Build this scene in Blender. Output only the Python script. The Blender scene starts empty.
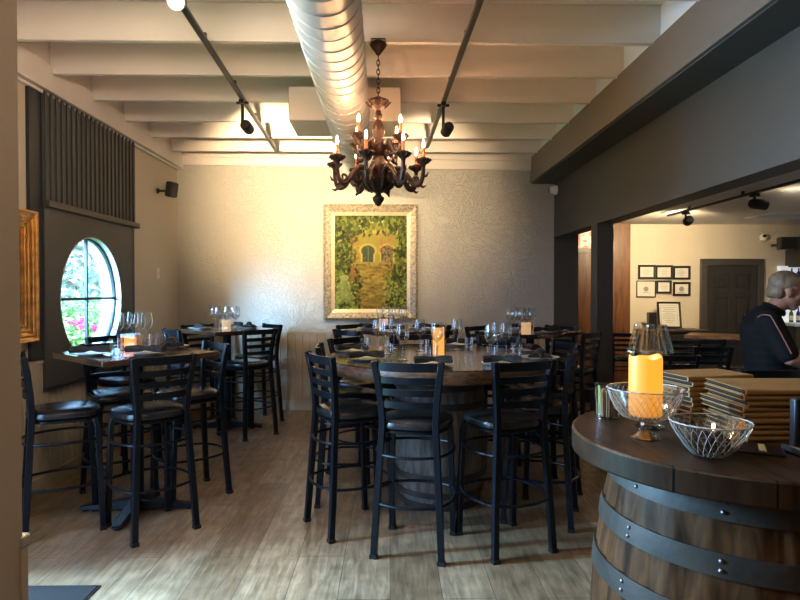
import bpy, bmesh, math, random
from math import pi, sin, cos, atan2, radians, sqrt, tan
from mathutils import Vector, Matrix, Euler, noise
import numpy as np

scn = bpy.context.scene
COL = scn.collection
random.seed(7)

# ------------------------------------------------------------------ camera
CAM_H, FPX = 1.46, 600.0
cam_d = bpy.data.cameras.new('camera')
cam_d.sensor_width = 36.0
cam_d.lens = 36.0 * FPX / 800.0
cam_d.clip_start = 0.02
cam = bpy.data.objects.new('camera', cam_d)
COL.objects.link(cam)
cam.location = (0, 0, CAM_H)
cam.rotation_euler = (radians(90 - 0.955), 0, radians(-0.955))
scn.camera = cam

# ------------------------------------------------------------------ view, world, sun
scn.view_settings.view_transform = 'Standard'
scn.view_settings.look = 'None'
scn.view_settings.gamma = 1.0
scn.view_settings.use_curve_mapping = False
scn.view_settings.exposure = 1.2
scn.cycles.use_denoising = True
scn.cycles.max_bounces = 10
scn.cycles.diffuse_bounces = 5
scn.cycles.glossy_bounces = 4
scn.cycles.transparent_max_bounces = 24
scn.cycles.sample_clamp_indirect = 6.0
scn.cycles.caustics_reflective = False
scn.cycles.caustics_refractive = False

world = bpy.data.worlds.new('daylight_sky')
scn.world = world
world.use_nodes = True
wn = world.node_tree.nodes['Background']
wt = world.node_tree
w_tc = wt.nodes.new('ShaderNodeTexCoord')
w_dot = wt.nodes.new('ShaderNodeVectorMath'); w_dot.operation = 'DOT_PRODUCT'
w_dot.inputs[1].default_value = Vector((-.72, -.66, .20)).normalized()       # the open, bright side of the sky
wt.links.new(w_tc.outputs['Generated'], w_dot.inputs[0])
w_mr = wt.nodes.new('ShaderNodeMapRange'); w_mr.interpolation_type = 'SMOOTHSTEP'
w_mr.inputs['From Min'].default_value = .35
w_mr.inputs['From Max'].default_value = .95
w_mr.inputs['To Min'].default_value = 3.2
w_mr.inputs['To Max'].default_value = 7.0
wt.links.new(w_dot.outputs['Value'], w_mr.inputs['Value'])
wn.inputs['Color'].default_value = (0.30, 0.55, 1.0, 1)
wt.links.new(w_mr.outputs['Result'], wn.inputs['Strength'])

sun_d = bpy.data.lights.new('sun', 'SUN')
sun_d.energy = 7.0
sun_d.angle = radians(2)
sun_d.color = (1.0, 0.97, 0.9)
sun = bpy.data.objects.new('sun', sun_d)
COL.objects.link(sun)
sun.rotation_euler = (0, radians(14), 0)      # shines towards -x and down, over the roof


def portal(name, loc, rot, sx, sy, shape='RECTANGLE'):
    d = bpy.data.lights.new(name, 'AREA')
    d.shape = shape
    d.size = sx
    if shape in ('RECTANGLE', 'ELLIPSE'):
        d.size_y = sy
    d.cycles.is_portal = True
    o = bpy.data.objects.new(name, d)
    o.location = loc
    o.rotation_euler = rot
    COL.objects.link(o)


portal('round_window_daylight', (-2.74, 5.19, 1.385), (0, radians(-90), 0), 1.1, 1.1)
portal('doorway_daylight', (-2.74, 2.25, 1.06), (0, radians(-90), 0), 2.1, 1.3)

for lx, ly, lz, lw in ((-.1, .4, 2.55, 9), (-1.05, 2.55, 2.80, 32)):           # unseen warm fill lights added over the front half of the room
    ld = bpy.data.lights.new('added_fill_lamp', 'POINT')
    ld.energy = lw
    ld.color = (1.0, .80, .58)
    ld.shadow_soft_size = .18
    lo = bpy.data.objects.new('added_fill_lamp', ld)
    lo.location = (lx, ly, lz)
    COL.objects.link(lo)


# added lamp standing in for sky through the round window, onto the plaster
sk = bpy.data.lights.new('added_sky_lamp', 'AREA')
sk.shape = 'DISK'
sk.size = 1.0
sk.energy = 820
sk.color = (.34, .67, 1.0)
sko = bpy.data.objects.new('added_sky_lamp', sk)
sko.location = (-3.95, 2.75, 2.0)
sko.rotation_euler = (Vector((-1.30, 7.33, .95)) - Vector(sko.location)).to_track_quat('-Z', 'Y').to_euler()
COL.objects.link(sko)

# ------------------------------------------------------------------ helpers
R_CAM = Euler(cam.rotation_euler).to_matrix()


def ray(u, v):
    return R_CAM @ Vector(((u - 400) / FPX, -(v - 300) / FPX, -1))


def on_z(u, v, z):
    """the point at height z seen at pixel u, v"""
    d = ray(u, v)
    t = (z - CAM_H) / d.z
    return Vector((d.x * t, d.y * t, z))


def on_y(u, v, y):
    d = ray(u, v)
    t = y / d.y
    return Vector((d.x * t, y, CAM_H + d.z * t))


class MB:
    def __init__(self):
        self.v, self.f, self.s = [], [], []

    def add(self, verts, faces, M=None):
        b = len(self.v)
        for p in verts:
            p = Vector(p)
            self.v.append(M @ p if M else p)
        for f in faces:
            self.f.append([b + i for i in f])
        return self

    def box(self, lo, hi, M=None):
        x0, y0, z0 = lo
        x1, y1, z1 = hi
        vs = [(x0, y0, z0), (x1, y0, z0), (x1, y1, z0), (x0, y1, z0),
              (x0, y0, z1), (x1, y0, z1), (x1, y1, z1), (x0, y1, z1)]
        fs = [(3, 2, 1, 0), (4, 5, 6, 7), (0, 1, 5, 4), (1, 2, 6, 5), (2, 3, 7, 6), (3, 0, 4, 7)]
        return self.add(vs, fs, M)

    def cbox(self, c, s, rz=0, M=None):
        T = Matrix.Translation(c) @ Matrix.Rotation(rz, 4, 'Z')
        if M:
            T = M @ T
        h = [q / 2 for q in s]
        return self.box((-h[0], -h[1], -h[2]), (h[0], h[1], h[2]), T)

    def lathe(self, prof, c=(0, 0, 0), n=24, M=None, closed=False):
        """prof: list of (r, z)"""
        vs, fs = [], []
        rings = []
        for r, z in prof:
            if r < 1e-5:
                rings.append([len(vs)])
                vs.append((c[0], c[1], c[2] + z))
            else:
                rings.append(list(range(len(vs), len(vs) + n)))
                for k in range(n):
                    a = 2 * pi * k / n
                    vs.append((c[0] + r * cos(a), c[1] + r * sin(a), c[2] + z))
        for A, B in zip(rings, rings[1:]):
            for k in range(n):
                k2 = (k + 1) % n
                if len(A) == 1 and len(B) == 1:
                    continue
                if len(A) == 1:
                    fs.append((A[0], B[k2], B[k]))
                elif len(B) == 1:
                    fs.append((A[k], A[k2], B[0]))
                else:
                    fs.append((A[k], A[k2], B[k2], B[k]))
        return self.add(vs, fs, M)

    def tube(self, pts, r, n=8, closed=False, M=None, square=False):
        """r: one radius or one per point"""
        pts = [Vector(p) for p in pts]
        m = len(pts)
        rs = r if isinstance(r, (list, tuple)) else [r] * m
        vs, fs = [], []
        tang = []
        for i in range(m):
            if closed:
                t = pts[(i + 1) % m] - pts[i - 1]
            else:
                t = pts[min(i + 1, m - 1)] - pts[max(i - 1, 0)]
            tang.append(t.normalized())
        t0 = tang[0]
        up = Vector((0, 0, 1)) if abs(t0.z) < 0.9 else Vector((0, 1, 0))
        nrm = (up - t0 * up.dot(t0)).normalized()
        for i in range(m):
            t = tang[i]
            nrm = (nrm - t * nrm.dot(t)).normalized()
            bi = t.cross(nrm)
            for k in range(n):
                a = 2 * pi * k / n + (pi / 4 if square else 0)
                q = rs[i] * (sqrt(2) if square else 1)
                vs.append(pts[i] + nrm * (q * cos(a)) + bi * (q * sin(a)))
        rng = m if closed else m - 1
        for i in range(rng):
            j = (i + 1) % m
            for k in range(n):
                k2 = (k + 1) % n
                fs.append((i * n + k, i * n + k2, j * n + k2, j * n + k))
        if not closed:
            fs.append(tuple(range(n - 1, -1, -1)))
            fs.append(tuple((m - 1) * n + k for k in range(n)))
        return self.add(vs, fs, M)

    def prism(self, poly, z0, z1, M=None):
        n = len(poly)
        vs = [(p[0], p[1], z0) for p in poly] + [(p[0], p[1], z1) for p in poly]
        fs = [tuple(range(n - 1, -1, -1)), tuple(range(n, 2 * n))]
        for k in range(n):
            k2 = (k + 1) % n
            fs.append((k, k2, n + k2, n + k))
        return self.add(vs, fs, M)

    def sphere(self, c, r, n=16, m=10, M=None):
        sc = r if isinstance(r, (tuple, list)) else (r, r, r)
        vs, fs = [(c[0], c[1], c[2] + sc[2])], []
        for i in range(1, m):
            th = pi * i / m
            for k in range(n):
                a = 2 * pi * k / n
                vs.append((c[0] + sc[0] * sin(th) * cos(a), c[1] + sc[1] * sin(th) * sin(a), c[2] + sc[2] * cos(th)))
        vs.append((c[0], c[1], c[2] - sc[2]))
        for k in range(n):
            fs.append((0, 1 + k, 1 + (k + 1) % n))
        for i in range(m - 2):
            for k in range(n):
                k2 = (k + 1) % n
                fs.append((1 + i * n + k, 1 + (i + 1) * n + k, 1 + (i + 1) * n + k2, 1 + i * n + k2))
        b = 1 + (m - 2) * n
        for k in range(n):
            fs.append((b + k, len(vs) - 1, b + (k + 1) % n))
        return self.add(vs, fs, M)

    def mesh(self, name, fix=True):
        me = bpy.data.meshes.new(name)
        me.from_pydata([tuple(p) for p in self.v], [], self.f)
        if fix:
            bm = bmesh.new()
            bm.from_mesh(me)
            bmesh.ops.recalc_face_normals(bm, faces=bm.faces)
            bm.to_mesh(me)
            bm.free()
        return me

    def build(self, name, mat, parent=None, smooth=False, bevel=0, seg=2, sub=0, fix=True):
        me = self.mesh(name, fix)
        me.materials.append(mat)
        if smooth or bevel:
            me.shade_smooth()
            me.set_sharp_from_angle(angle=radians(38 if smooth else 30))
        o = bpy.data.objects.new(name, me)
        COL.objects.link(o)
        if parent is not None:
            o.parent = parent
        if bevel:
            b = o.modifiers.new('bevel', 'BEVEL')
            b.width = bevel
            b.segments = seg
            b.limit_method = 'ANGLE'
            b.harden_normals = False
        if sub:
            s = o.modifiers.new('sub', 'SUBSURF')
            s.levels = s.render_levels = sub
        return o


def tag(o, label=None, cat=None, group=None, kind=None):
    if label:
        o['label'] = label
    if cat:
        o['category'] = cat
    if group:
        o['group'] = group
    if kind:
        o['kind'] = kind
    return o


def empty(name, loc=(0, 0, 0), rz=0):
    o = bpy.data.objects.new(name, None)
    o.location = loc
    o.rotation_euler = (0, 0, rz)
    o.empty_display_size = 0.1
    COL.objects.link(o)
    return o


def copy_tree(o, parent=None):
    c = o.copy()
    COL.objects.link(c)
    if parent is not None:
        c.parent = parent
    for ch in list(o.children):
        copy_tree(ch, c)
    return c


def struct(o):
    o['kind'] = 'structure'
    return o


# ------------------------------------------------------------------ materials
def new_mat(name):
    m = bpy.data.materials.new(name)
    m.use_nodes = True
    nt = m.node_tree
    return m, nt, nt.nodes['Principled BSDF'], nt.nodes['Material Output']


def mat(name, col, rough=0.5, metal=0.0, var=0.0, vscale=8.0, bump=0.0, bscale=60.0, stretch=(1, 1, 1),
        spec=0.5, coat=0.0, detail=4.0):
    m, nt, p, out = new_mat(name)
    p.inputs['Base Color'].default_value = (*col, 1)
    p.inputs['Roughness'].default_value = rough
    p.inputs['Metallic'].default_value = metal
    p.inputs['Specular IOR Level'].default_value = spec
    p.inputs['Coat Weight'].default_value = coat
    tc = nt.nodes.new('ShaderNodeTexCoord')
    mp = nt.nodes.new('ShaderNodeMapping')
    mp.inputs['Scale'].default_value = stretch
    nt.links.new(tc.outputs['Object'], mp.inputs['Vector'])
    if var > 0:
        n = nt.nodes.new('ShaderNodeTexNoise')
        n.inputs['Scale'].default_value = vscale
        n.inputs['Detail'].default_value = detail
        nt.links.new(mp.outputs['Vector'], n.inputs['Vector'])
        r = nt.nodes.new('ShaderNodeValToRGB')
        r.color_ramp.elements[0].position = 0.3
        r.color_ramp.elements[1].position = 0.7
        r.color_ramp.elements[0].color = (*[max(0, c * (1 - var)) for c in col], 1)
        r.color_ramp.elements[1].color = (*[min(1, c * (1 + var)) for c in col], 1)
        nt.links.new(n.outputs['Fac'], r.inputs['Fac'])
        nt.links.new(r.outputs['Color'], p.inputs['Base Color'])
    if bump > 0:
        n2 = nt.nodes.new('ShaderNodeTexNoise')
        n2.inputs['Scale'].default_value = bscale
        n2.inputs['Detail'].default_value = detail
        nt.links.new(mp.outputs['Vector'], n2.inputs['Vector'])
        b = nt.nodes.new('ShaderNodeBump')
        b.inputs['Strength'].default_value = bump
        b.inputs['Distance'].default_value = 0.01
        nt.links.new(n2.outputs['Fac'], b.inputs['Height'])
        nt.links.new(b.outputs['Normal'], p.inputs['Normal'])
    return m


def emit_mat(name, col, strength, base=None):
    m, nt, p, out = new_mat(name)
    p.inputs['Base Color'].default_value = (*(base or col), 1)
    p.inputs['Emission Color'].default_value = (*col, 1)
    p.inputs['Emission Strength'].default_value = strength
    return m


def clear_glass(name, tint=(0.96, 0.98, 0.98), edge=1.0, base=0.055):
    """thin blown glass: clear face on, mirror-like at its edges"""
    m, nt, p, out = new_mat(name)
    nt.nodes.remove(p)
    t = nt.nodes.new('ShaderNodeBsdfTransparent')
    t.inputs['Color'].default_value = (*tint, 1)
    g = nt.nodes.new('ShaderNodeBsdfGlossy')
    g.inputs['Roughness'].default_value = 0.03
    lw = nt.nodes.new('ShaderNodeLayerWeight')
    lw.inputs['Blend'].default_value = 0.35
    mr = nt.nodes.new('ShaderNodeMapRange')
    mr.inputs['To Min'].default_value = base
    mr.inputs['To Max'].default_value = edge
    nt.links.new(lw.outputs['Facing'], mr.inputs['Value'])
    mx = nt.nodes.new('ShaderNodeMixShader')
    nt.links.new(mr.outputs['Result'], mx.inputs['Fac'])
    nt.links.new(t.outputs['BSDF'], mx.inputs[1])
    nt.links.new(g.outputs['BSDF'], mx.inputs[2])
    nt.links.new(mx.outputs['Shader'], out.inputs['Surface'])
    return m


def wood_mat(name, c1, c2, rough=0.4, scale=6.0, stretch=(1, 1, 8), bump=0.15, coat=0.0, band=None, spec=0.5):
    """grain runs along the axis with the smallest stretch"""
    m, nt, p, out = new_mat(name)
    p.inputs['Roughness'].default_value = rough
    p.inputs['Specular IOR Level'].default_value = spec
    p.inputs['Coat Weight'].default_value = coat
    p.inputs['Coat Roughness'].default_value = 0.12
    tc = nt.nodes.new('ShaderNodeTexCoord')
    mp = nt.nodes.new('ShaderNodeMapping')
    mp.inputs['Scale'].default_value = stretch
    nt.links.new(tc.outputs['Object'], mp.inputs['Vector'])
    n = nt.nodes.new('ShaderNodeTexNoise')
    n.inputs['Scale'].default_value = scale
    n.inputs['Detail'].default_value = 7
    n.inputs['Distortion'].default_value = 0.6
    nt.links.new(mp.outputs['Vector'], n.inputs['Vector'])
    r = nt.nodes.new('ShaderNodeValToRGB')
    r.color_ramp.elements[0].position = 0.32
    r.color_ramp.elements[1].position = 0.68
    r.color_ramp.elements[0].color = (*c1, 1)
    r.color_ramp.elements[1].color = (*c2, 1)
    nt.links.new(n.outputs['Fac'], r.inputs['Fac'])
    src = r.outputs['Color']
    if band:                                         # boards of varying tone across one axis
        axis, width = band
        sp = nt.nodes.new('ShaderNodeSeparateXYZ')
        nt.links.new(tc.outputs['Object'], sp.inputs[0])
        d = nt.nodes.new('ShaderNodeMath'); d.operation = 'DIVIDE'
        d.inputs[1].default_value = width
        nt.links.new(sp.outputs[axis], d.inputs[0])
        fl = nt.nodes.new('ShaderNodeMath'); fl.operation = 'FLOOR'
        nt.links.new(d.outputs[0], fl.inputs[0])
        wnz = nt.nodes.new('ShaderNodeTexWhiteNoise'); wnz.noise_dimensions = '1D'
        nt.links.new(fl.outputs[0], wnz.inputs['W'])
        mr = nt.nodes.new('ShaderNodeMapRange')
        mr.inputs['To Min'].default_value = 0.5
        mr.inputs['To Max'].default_value = 1.35
        nt.links.new(wnz.outputs['Value'], mr.inputs['Value'])
        fr = nt.nodes.new('ShaderNodeMath'); fr.operation = 'FRACT'
        nt.links.new(d.outputs[0], fr.inputs[0])
        gt = nt.nodes.new('ShaderNodeMath'); gt.operation = 'GREATER_THAN'
        gt.inputs[1].default_value = 0.025
        nt.links.new(fr.outputs[0], gt.inputs[0])
        ml = nt.nodes.new('ShaderNodeMath'); ml.operation = 'MULTIPLY'
        nt.links.new(mr.outputs[0], ml.inputs[0]); nt.links.new(gt.outputs[0], ml.inputs[1])
        vm = nt.nodes.new('ShaderNodeVectorMath'); vm.operation = 'SCALE'
        nt.links.new(src, vm.inputs[0]); nt.links.new(ml.outputs[0], vm.inputs['Scale'])
        src = vm.outputs[0]
    nt.links.new(src, p.inputs['Base Color'])
    b = nt.nodes.new('ShaderNodeBump')
    b.inputs['Strength'].default_value = bump
    b.inputs['Distance'].default_value = 0.005
    nt.links.new(n.outputs['Fac'], b.inputs['Height'])
    nt.links.new(b.outputs['Normal'], p.inputs['Normal'])
    return m


def plank_floor():
    m, nt, p, out = new_mat('grey_oak_planks')
    tc = nt.nodes.new('ShaderNodeTexCoord')
    mp = nt.nodes.new('ShaderNodeMapping')
    mp.inputs['Rotation'].default_value = (0, 0, radians(90))
    mp.inputs['Location'].default_value = (0.31, 0.0, 0)
    nt.links.new(tc.outputs['Object'], mp.inputs['Vector'])
    br = nt.nodes.new('ShaderNodeTexBrick')
    br.offset = 0.37
    br.inputs['Color1'].default_value = (0.195, 0.130, 0.078, 1)
    br.inputs['Color2'].default_value = (0.32, 0.232, 0.150, 1)
    br.inputs['Mortar'].default_value = (0.09, 0.07, 0.05, 1)
    br.inputs['Scale'].default_value = 1.0
    br.inputs['Mortar Size'].default_value = 0.0022
    br.inputs['Mortar Smooth'].default_value = 0.2
    br.inputs['Bias'].default_value = 0.0
    br.inputs['Brick Width'].default_value = 1.25
    br.inputs['Row Height'].default_value = 0.25
    nt.links.new(mp.outputs['Vector'], br.inputs['Vector'])
    mp2 = nt.nodes.new('ShaderNodeMapping')
    mp2.inputs['Scale'].default_value = (14, 1.6, 1)
    nt.links.new(tc.outputs['Object'], mp2.inputs['Vector'])
    n = nt.nodes.new('ShaderNodeTexNoise')
    n.inputs['Scale'].default_value = 2.2
    n.inputs['Detail'].default_value = 9
    n.inputs['Roughness'].default_value = 0.65
    n.inputs['Distortion'].default_value = 0.5
    nt.links.new(mp2.outputs['Vector'], n.inputs['Vector'])
    n3 = nt.nodes.new('ShaderNodeTexNoise')
    n3.inputs['Scale'].default_value = 9.0
    n3.inputs['Detail'].default_value = 6
    nt.links.new(tc.outputs['Object'], n3.inputs['Vector'])
    r = nt.nodes.new('ShaderNodeValToRGB')
    r.color_ramp.elements[0].position = 0.28
    r.color_ramp.elements[1].position = 0.72
    r.color_ramp.elements[0].color = (0.40, 0.37, 0.33, 1)
    r.color_ramp.elements[1].color = (1.38, 1.36, 1.32, 1)
    nt.links.new(n.outputs['Fac'], r.inputs['Fac'])
    r3 = nt.nodes.new('ShaderNodeValToRGB')
    r3.color_ramp.elements[0].position = 0.3
    r3.color_ramp.elements[1].position = 0.7
    r3.color_ramp.elements[0].color = (0.74, 0.72, 0.69, 1)
    r3.color_ramp.elements[1].color = (1.16, 1.16, 1.16, 1)
    nt.links.new(n3.outputs['Fac'], r3.inputs['Fac'])
    mx = nt.nodes.new('ShaderNodeMix'); mx.data_type = 'RGBA'; mx.blend_type = 'MULTIPLY'
    mx.inputs['Factor'].default_value = 1
    nt.links.new(br.outputs['Color'], mx.inputs['A']); nt.links.new(r.outputs['Color'], mx.inputs['B'])
    mx2 = nt.nodes.new('ShaderNodeMix'); mx2.data_type = 'RGBA'; mx2.blend_type = 'MULTIPLY'
    mx2.inputs['Factor'].default_value = 1
    nt.links.new(mx.outputs['Result'], mx2.inputs['A']); nt.links.new(r3.outputs['Color'], mx2.inputs['B'])
    nt.links.new(mx2.outputs['Result'], p.inputs['Base Color'])
    p.inputs['Roughness'].default_value = 0.28
    p.inputs['Specular IOR Level'].default_value = 0.4
    b = nt.nodes.new('ShaderNodeBump')
    b.inputs['Strength'].default_value = 0.12
    b.inputs['Distance'].default_value = 0.003
    nt.links.new(n.outputs['Fac'], b.inputs['Height'])
    nt.links.new(b.outputs['Normal'], p.inputs['Normal'])
    return m


def plaster_mat():
    """hand trowelled plaster"""
    m, nt, p, out = new_mat('trowelled_plaster')
    p.inputs['Base Color'].default_value = (0.44, 0.425, 0.39, 1)
    p.inputs['Roughness'].default_value = 0.55
    tc = nt.nodes.new('ShaderNodeTexCoord')
    n = nt.nodes.new('ShaderNodeTexNoise')
    n.inputs['Scale'].default_value = 3.2
    n.inputs['Detail'].default_value = 6
    n.inputs['Distortion'].default_value = 1.6
    nt.links.new(tc.outputs['Object'], n.inputs['Vector'])
    v = nt.nodes.new('ShaderNodeTexVoronoi')
    v.feature = 'DISTANCE_TO_EDGE'
    v.inputs['Scale'].default_value = 6.0
    mp = nt.nodes.new('ShaderNodeMapping')
    mp.inputs['Scale'].default_value = (1, 1, 1.6)
    vm = nt.nodes.new('ShaderNodeVectorMath'); vm.operation = 'ADD'
    nt.links.new(tc.outputs['Object'], mp.inputs['Vector'])
    nt.links.new(mp.outputs['Vector'], vm.inputs[0]); nt.links.new(n.outputs['Color'], vm.inputs[1])
    nt.links.new(vm.outputs[0], v.inputs['Vector'])
    ma = nt.nodes.new('ShaderNodeMath'); ma.operation = 'ADD'
    mi = nt.nodes.new('ShaderNodeMath'); mi.operation = 'MINIMUM'
    mi.inputs[1].default_value = 0.12
    nt.links.new(v.outputs['Distance'], mi.inputs[0])
    ms = nt.nodes.new('ShaderNodeMath'); ms.operation = 'MULTIPLY'; ms.inputs[1].default_value = 3.0
    nt.links.new(mi.outputs[0], ms.inputs[0])
    nt.links.new(ms.outputs[0], ma.inputs[0]); nt.links.new(n.outputs['Fac'], ma.inputs[1])
    b = nt.nodes.new('ShaderNodeBump')
    b.inputs['Strength'].default_value = 0.65
    b.inputs['Distance'].default_value = 0.025
    nt.links.new(ma.outputs[0], b.inputs['Height'])
    nt.links.new(b.outputs['Normal'], p.inputs['Normal'])
    return m


M = {}
M['floor'] = plank_floor()
M['plaster'] = plaster_mat()
M['cream'] = mat('cream_wall_paint', (0.56, 0.50, 0.41), 0.6, bump=0.05, bscale=30)
M['near_wall'] = mat('tan_wall_paint', (0.50, 0.385, 0.29), 0.6, bump=0.08, bscale=25)
M['ceiling'] = mat('off_white_ceiling_paint', (0.68, 0.63, 0.60), 0.6, var=0.05, vscale=3, bump=0.05, bscale=20)
M['joist'] = mat('off_white_joist_paint', (0.74, 0.685, 0.65), 0.55, var=0.05, vscale=2.5, bump=0.08, bscale=12, stretch=(.3, 1, 1))
M['daylight_white'] = mat('daylight_tinted_white_paint', (0.74, 0.81, 0.93), 0.5)  # bluish daylight above the beam is put into this white's colour
M['beam'] = mat('taupe_beam_paint', (0.17, 0.138, 0.112), 0.55, bump=0.04, bscale=20)
M['soffit'] = mat('dark_soffit_paint', (0.055, 0.053, 0.05), 0.6)
M['charcoal'] = mat('charcoal_wall_paint', (0.052, 0.049, 0.045), 0.55, var=0.08, vscale=2, bump=0.05, bscale=15)
M['charcoal_panel'] = mat('charcoal_panel_paint', (0.060, 0.062, 0.066), 0.55, var=0.12, vscale=3, bump=0.06, bscale=9, stretch=(1, 1, .3), spec=.3)
M['charcoal_dark'] = mat('near_black_trim_paint', (0.024, 0.027, 0.034), 0.5, spec=.25)
M['wainscot'] = mat('taupe_beadboard_paint', (0.40, 0.355, 0.30), 0.5, var=0.04, vscale=4)
M['reveal'] = mat('white_window_reveal', (0.42, 0.46, 0.48), 0.5)
M['metal_black'] = mat('black_powder_coated_steel', (0.005, 0.007, 0.011), 0.28, spec=0.26)
M['vinyl'] = mat('black_vinyl', (0.012, 0.013, 0.015), 0.24, bump=0.03, bscale=180, spec=0.5)
M['track'] = mat('black_track_metal', (0.02, 0.018, 0.017), 0.35, spec=0.6)
M['lamp_black'] = mat('black_lamp_metal', (0.012, 0.012, 0.013), 0.4)
M['duct'] = mat('galvanised_duct_steel', (0.56, 0.58, 0.61), 0.45, 0.5, var=0.05, vscale=4)
M['plenum'] = mat('painted_plenum_box', (0.66, 0.60, 0.55), 0.5)
M['table_wood'] = wood_mat('dark_table_wood', (0.022, 0.011, 0.007), (0.07, 0.033, 0.018), 0.2, 5, (1, 8, 1), 0.08, coat=0.8)
M['round_wood'] = wood_mat('dark_glossy_plank_top', (0.055, 0.030, 0.018), (0.17, 0.09, 0.05), 0.22, 5, (8, 1, 1), 0.1, coat=0.6, band=(0, 0.19))
M['round_edge'] = wood_mat('dark_plank_edge', (0.04, 0.02, 0.011), (0.17, 0.085, 0.04), 0.4, 9, (2, 2, 6), 0.25)
M['host_top'] = wood_mat('brown_plank_top', (0.028, 0.015, 0.009), (0.11, 0.055, 0.027), 0.4, 5, (8, 1, 1), 0.15, coat=0.0, band=(0, 0.155), spec=.3)
M['stave'] = wood_mat('weathered_oak_staves', (0.026, 0.012, 0.006), (0.13, 0.06, 0.025), 0.5, 7, (5, 5, 0.7), 0.3, spec=0.12)
M['stave_dark'] = wood_mat('grey_brown_oak_staves', (0.06, 0.048, 0.04), (0.19, 0.155, 0.125), 0.55, 7, (5, 5, 0.7), 0.3)
M['hoop'] = mat('galvanised_hoop_iron', (0.045, 0.038, 0.031), 0.55, 0.15, var=0.4, vscale=7, bump=0.1, bscale=40)
M['rivet'] = mat('rivet_steel', (0.3, 0.3, 0.31), 0.35, 0.9)
M['glass'] = clear_glass('clear_drinking_glass')
M['cut_line'] = mat('cut_crystal_facet_edges', (.62, .62, .60), .15, coat=1.0)
M['crystal'] = clear_glass('crystal_glass', (0.95, 0.96, 0.96), 1.0, 0.22)
M['pane'] = clear_glass('window_pane_glass', (0.97, 0.99, 0.99), 0.4, 0.02)
M['china'] = mat('white_china', (0.72, 0.72, 0.70), 0.2, coat=0.3)
M['napkin'] = mat('black_napkin_cloth', (0.012, 0.012, 0.014), 0.8, bump=0.3, bscale=90)
M['bronze'] = mat('antique_bronze_wood', (0.030, 0.012, 0.008), 0.42, 0.25, var=0.6, vscale=30, bump=0.4, bscale=70)
M['sleeve'] = mat('amber_candle_sleeve', (0.70, 0.20, 0.06), 0.5)
M['bulb'] = emit_mat('warm_flame_bulb', (1.0, 0.53, 0.25), 230.0)
M['track_bulb'] = emit_mat('warm_track_bulb', (1.0, 0.80, 0.50), 60.0)
M['gold'] = mat('aged_gold_leaf', (0.66, 0.37, 0.13), 0.28, 0.8, var=0.3, vscale=18, bump=0.2, bscale=50)
M['champagne'] = mat('champagne_gilt', (0.33, 0.28, 0.20), 0.42, 0.35, var=0.5, vscale=40, bump=0.6, bscale=55)
M['champagne_in'] = mat('pale_gilt_liner', (0.62, 0.52, 0.34), 0.4, 0.3, var=0.12, vscale=30)
M['cream_bar'] = mat('cream_bar_wall_paint', (0.58, 0.52, 0.42), 0.6)
M['bar_ceiling'] = mat('white_bar_ceiling_paint', (0.60, 0.58, 0.54), 0.6)
M['door_frame'] = mat('dark_grey_door_frame', (.055, .05, .045), .45)
M['door_black'] = mat('black_brown_door_paint', (0.028, 0.025, 0.023), 0.4)
M['wood_panel'] = wood_mat('reddish_wood_panel', (0.07, 0.025, 0.009), (0.17, 0.065, 0.022), 0.4, 4, (6, 6, 0.6), 0.1)
M['dark_wood'] = wood_mat('dark_brown_wood', (0.02, 0.012, 0.009), (0.06, 0.035, 0.022), 0.35, 5, (1, 6, 1), 0.1)
M['paper'] = mat('certificate_paper', (0.60, 0.58, 0.53), 0.6)
M['ink'] = mat('grey_print_ink', (0.25, 0.24, 0.23), 0.6)
M['frame_black'] = mat('black_picture_frame', (0.012, 0.011, 0.010), 0.35)
M['plastic_white'] = mat('white_plastic', (0.78, 0.78, 0.76), 0.35)
M['plastic_black'] = mat('black_plastic', (0.012, 0.012, 0.013), 0.35)
M['mat'] = mat('dark_grey_door_mat', (0.022, 0.020, 0.020), 0.95, spec=.1, bump=0.5, bscale=300)
M['kraft'] = mat('tan_menu_cover', (0.34, 0.19, 0.065), 0.5, var=0.12, vscale=20, bump=0.08, bscale=120)
M['pages'] = mat('dark_brown_menu_pages', (0.035, 0.02, 0.015), 0.8, spec=.08, var=0.4, vscale=60, stretch=(1, 1, 30))
M['kraft_edge'] = mat('pale_menu_edge', (0.085, 0.055, 0.033), 0.8, spec=.08)

# ================================================================== the setting
YB, XL, XR = 7.33, -2.58, 2.01          # back wall, left wall, right wall planes
ZJ, ZD = 3.06, 3.31                     # joist bottoms, ceiling boards
ZBAR = -0.2                             # the bar lies a step lower
YBB = 9.0                               # back wall of the bar

struct(MB().box((-2.8, -2.0, -0.12), (2.10, 7.5, 0)).build('floor', M['floor']))
struct(MB().box((2.10, -2.0, -0.32), (8.0, 9.2, ZBAR)).build('floor_bar', M['floor']))
struct(MB().box((-2.8, -2.0, ZD), (2.2, 7.5, 3.45)).build('ceiling', M['ceiling']))
struct(MB().box((2.19, -2.0, 2.45), (8.2, 9.2, 2.6)).build('ceiling_bar', M['bar_ceiling']))

for i in range(9):
    y = 6.97 - 0.6135 * i
    struct(MB().box((-2.52, y, ZJ), (1.76, y + 0.04, ZD)).build('ceiling_joist', M['joist'], bevel=0.003, seg=1))

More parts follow.
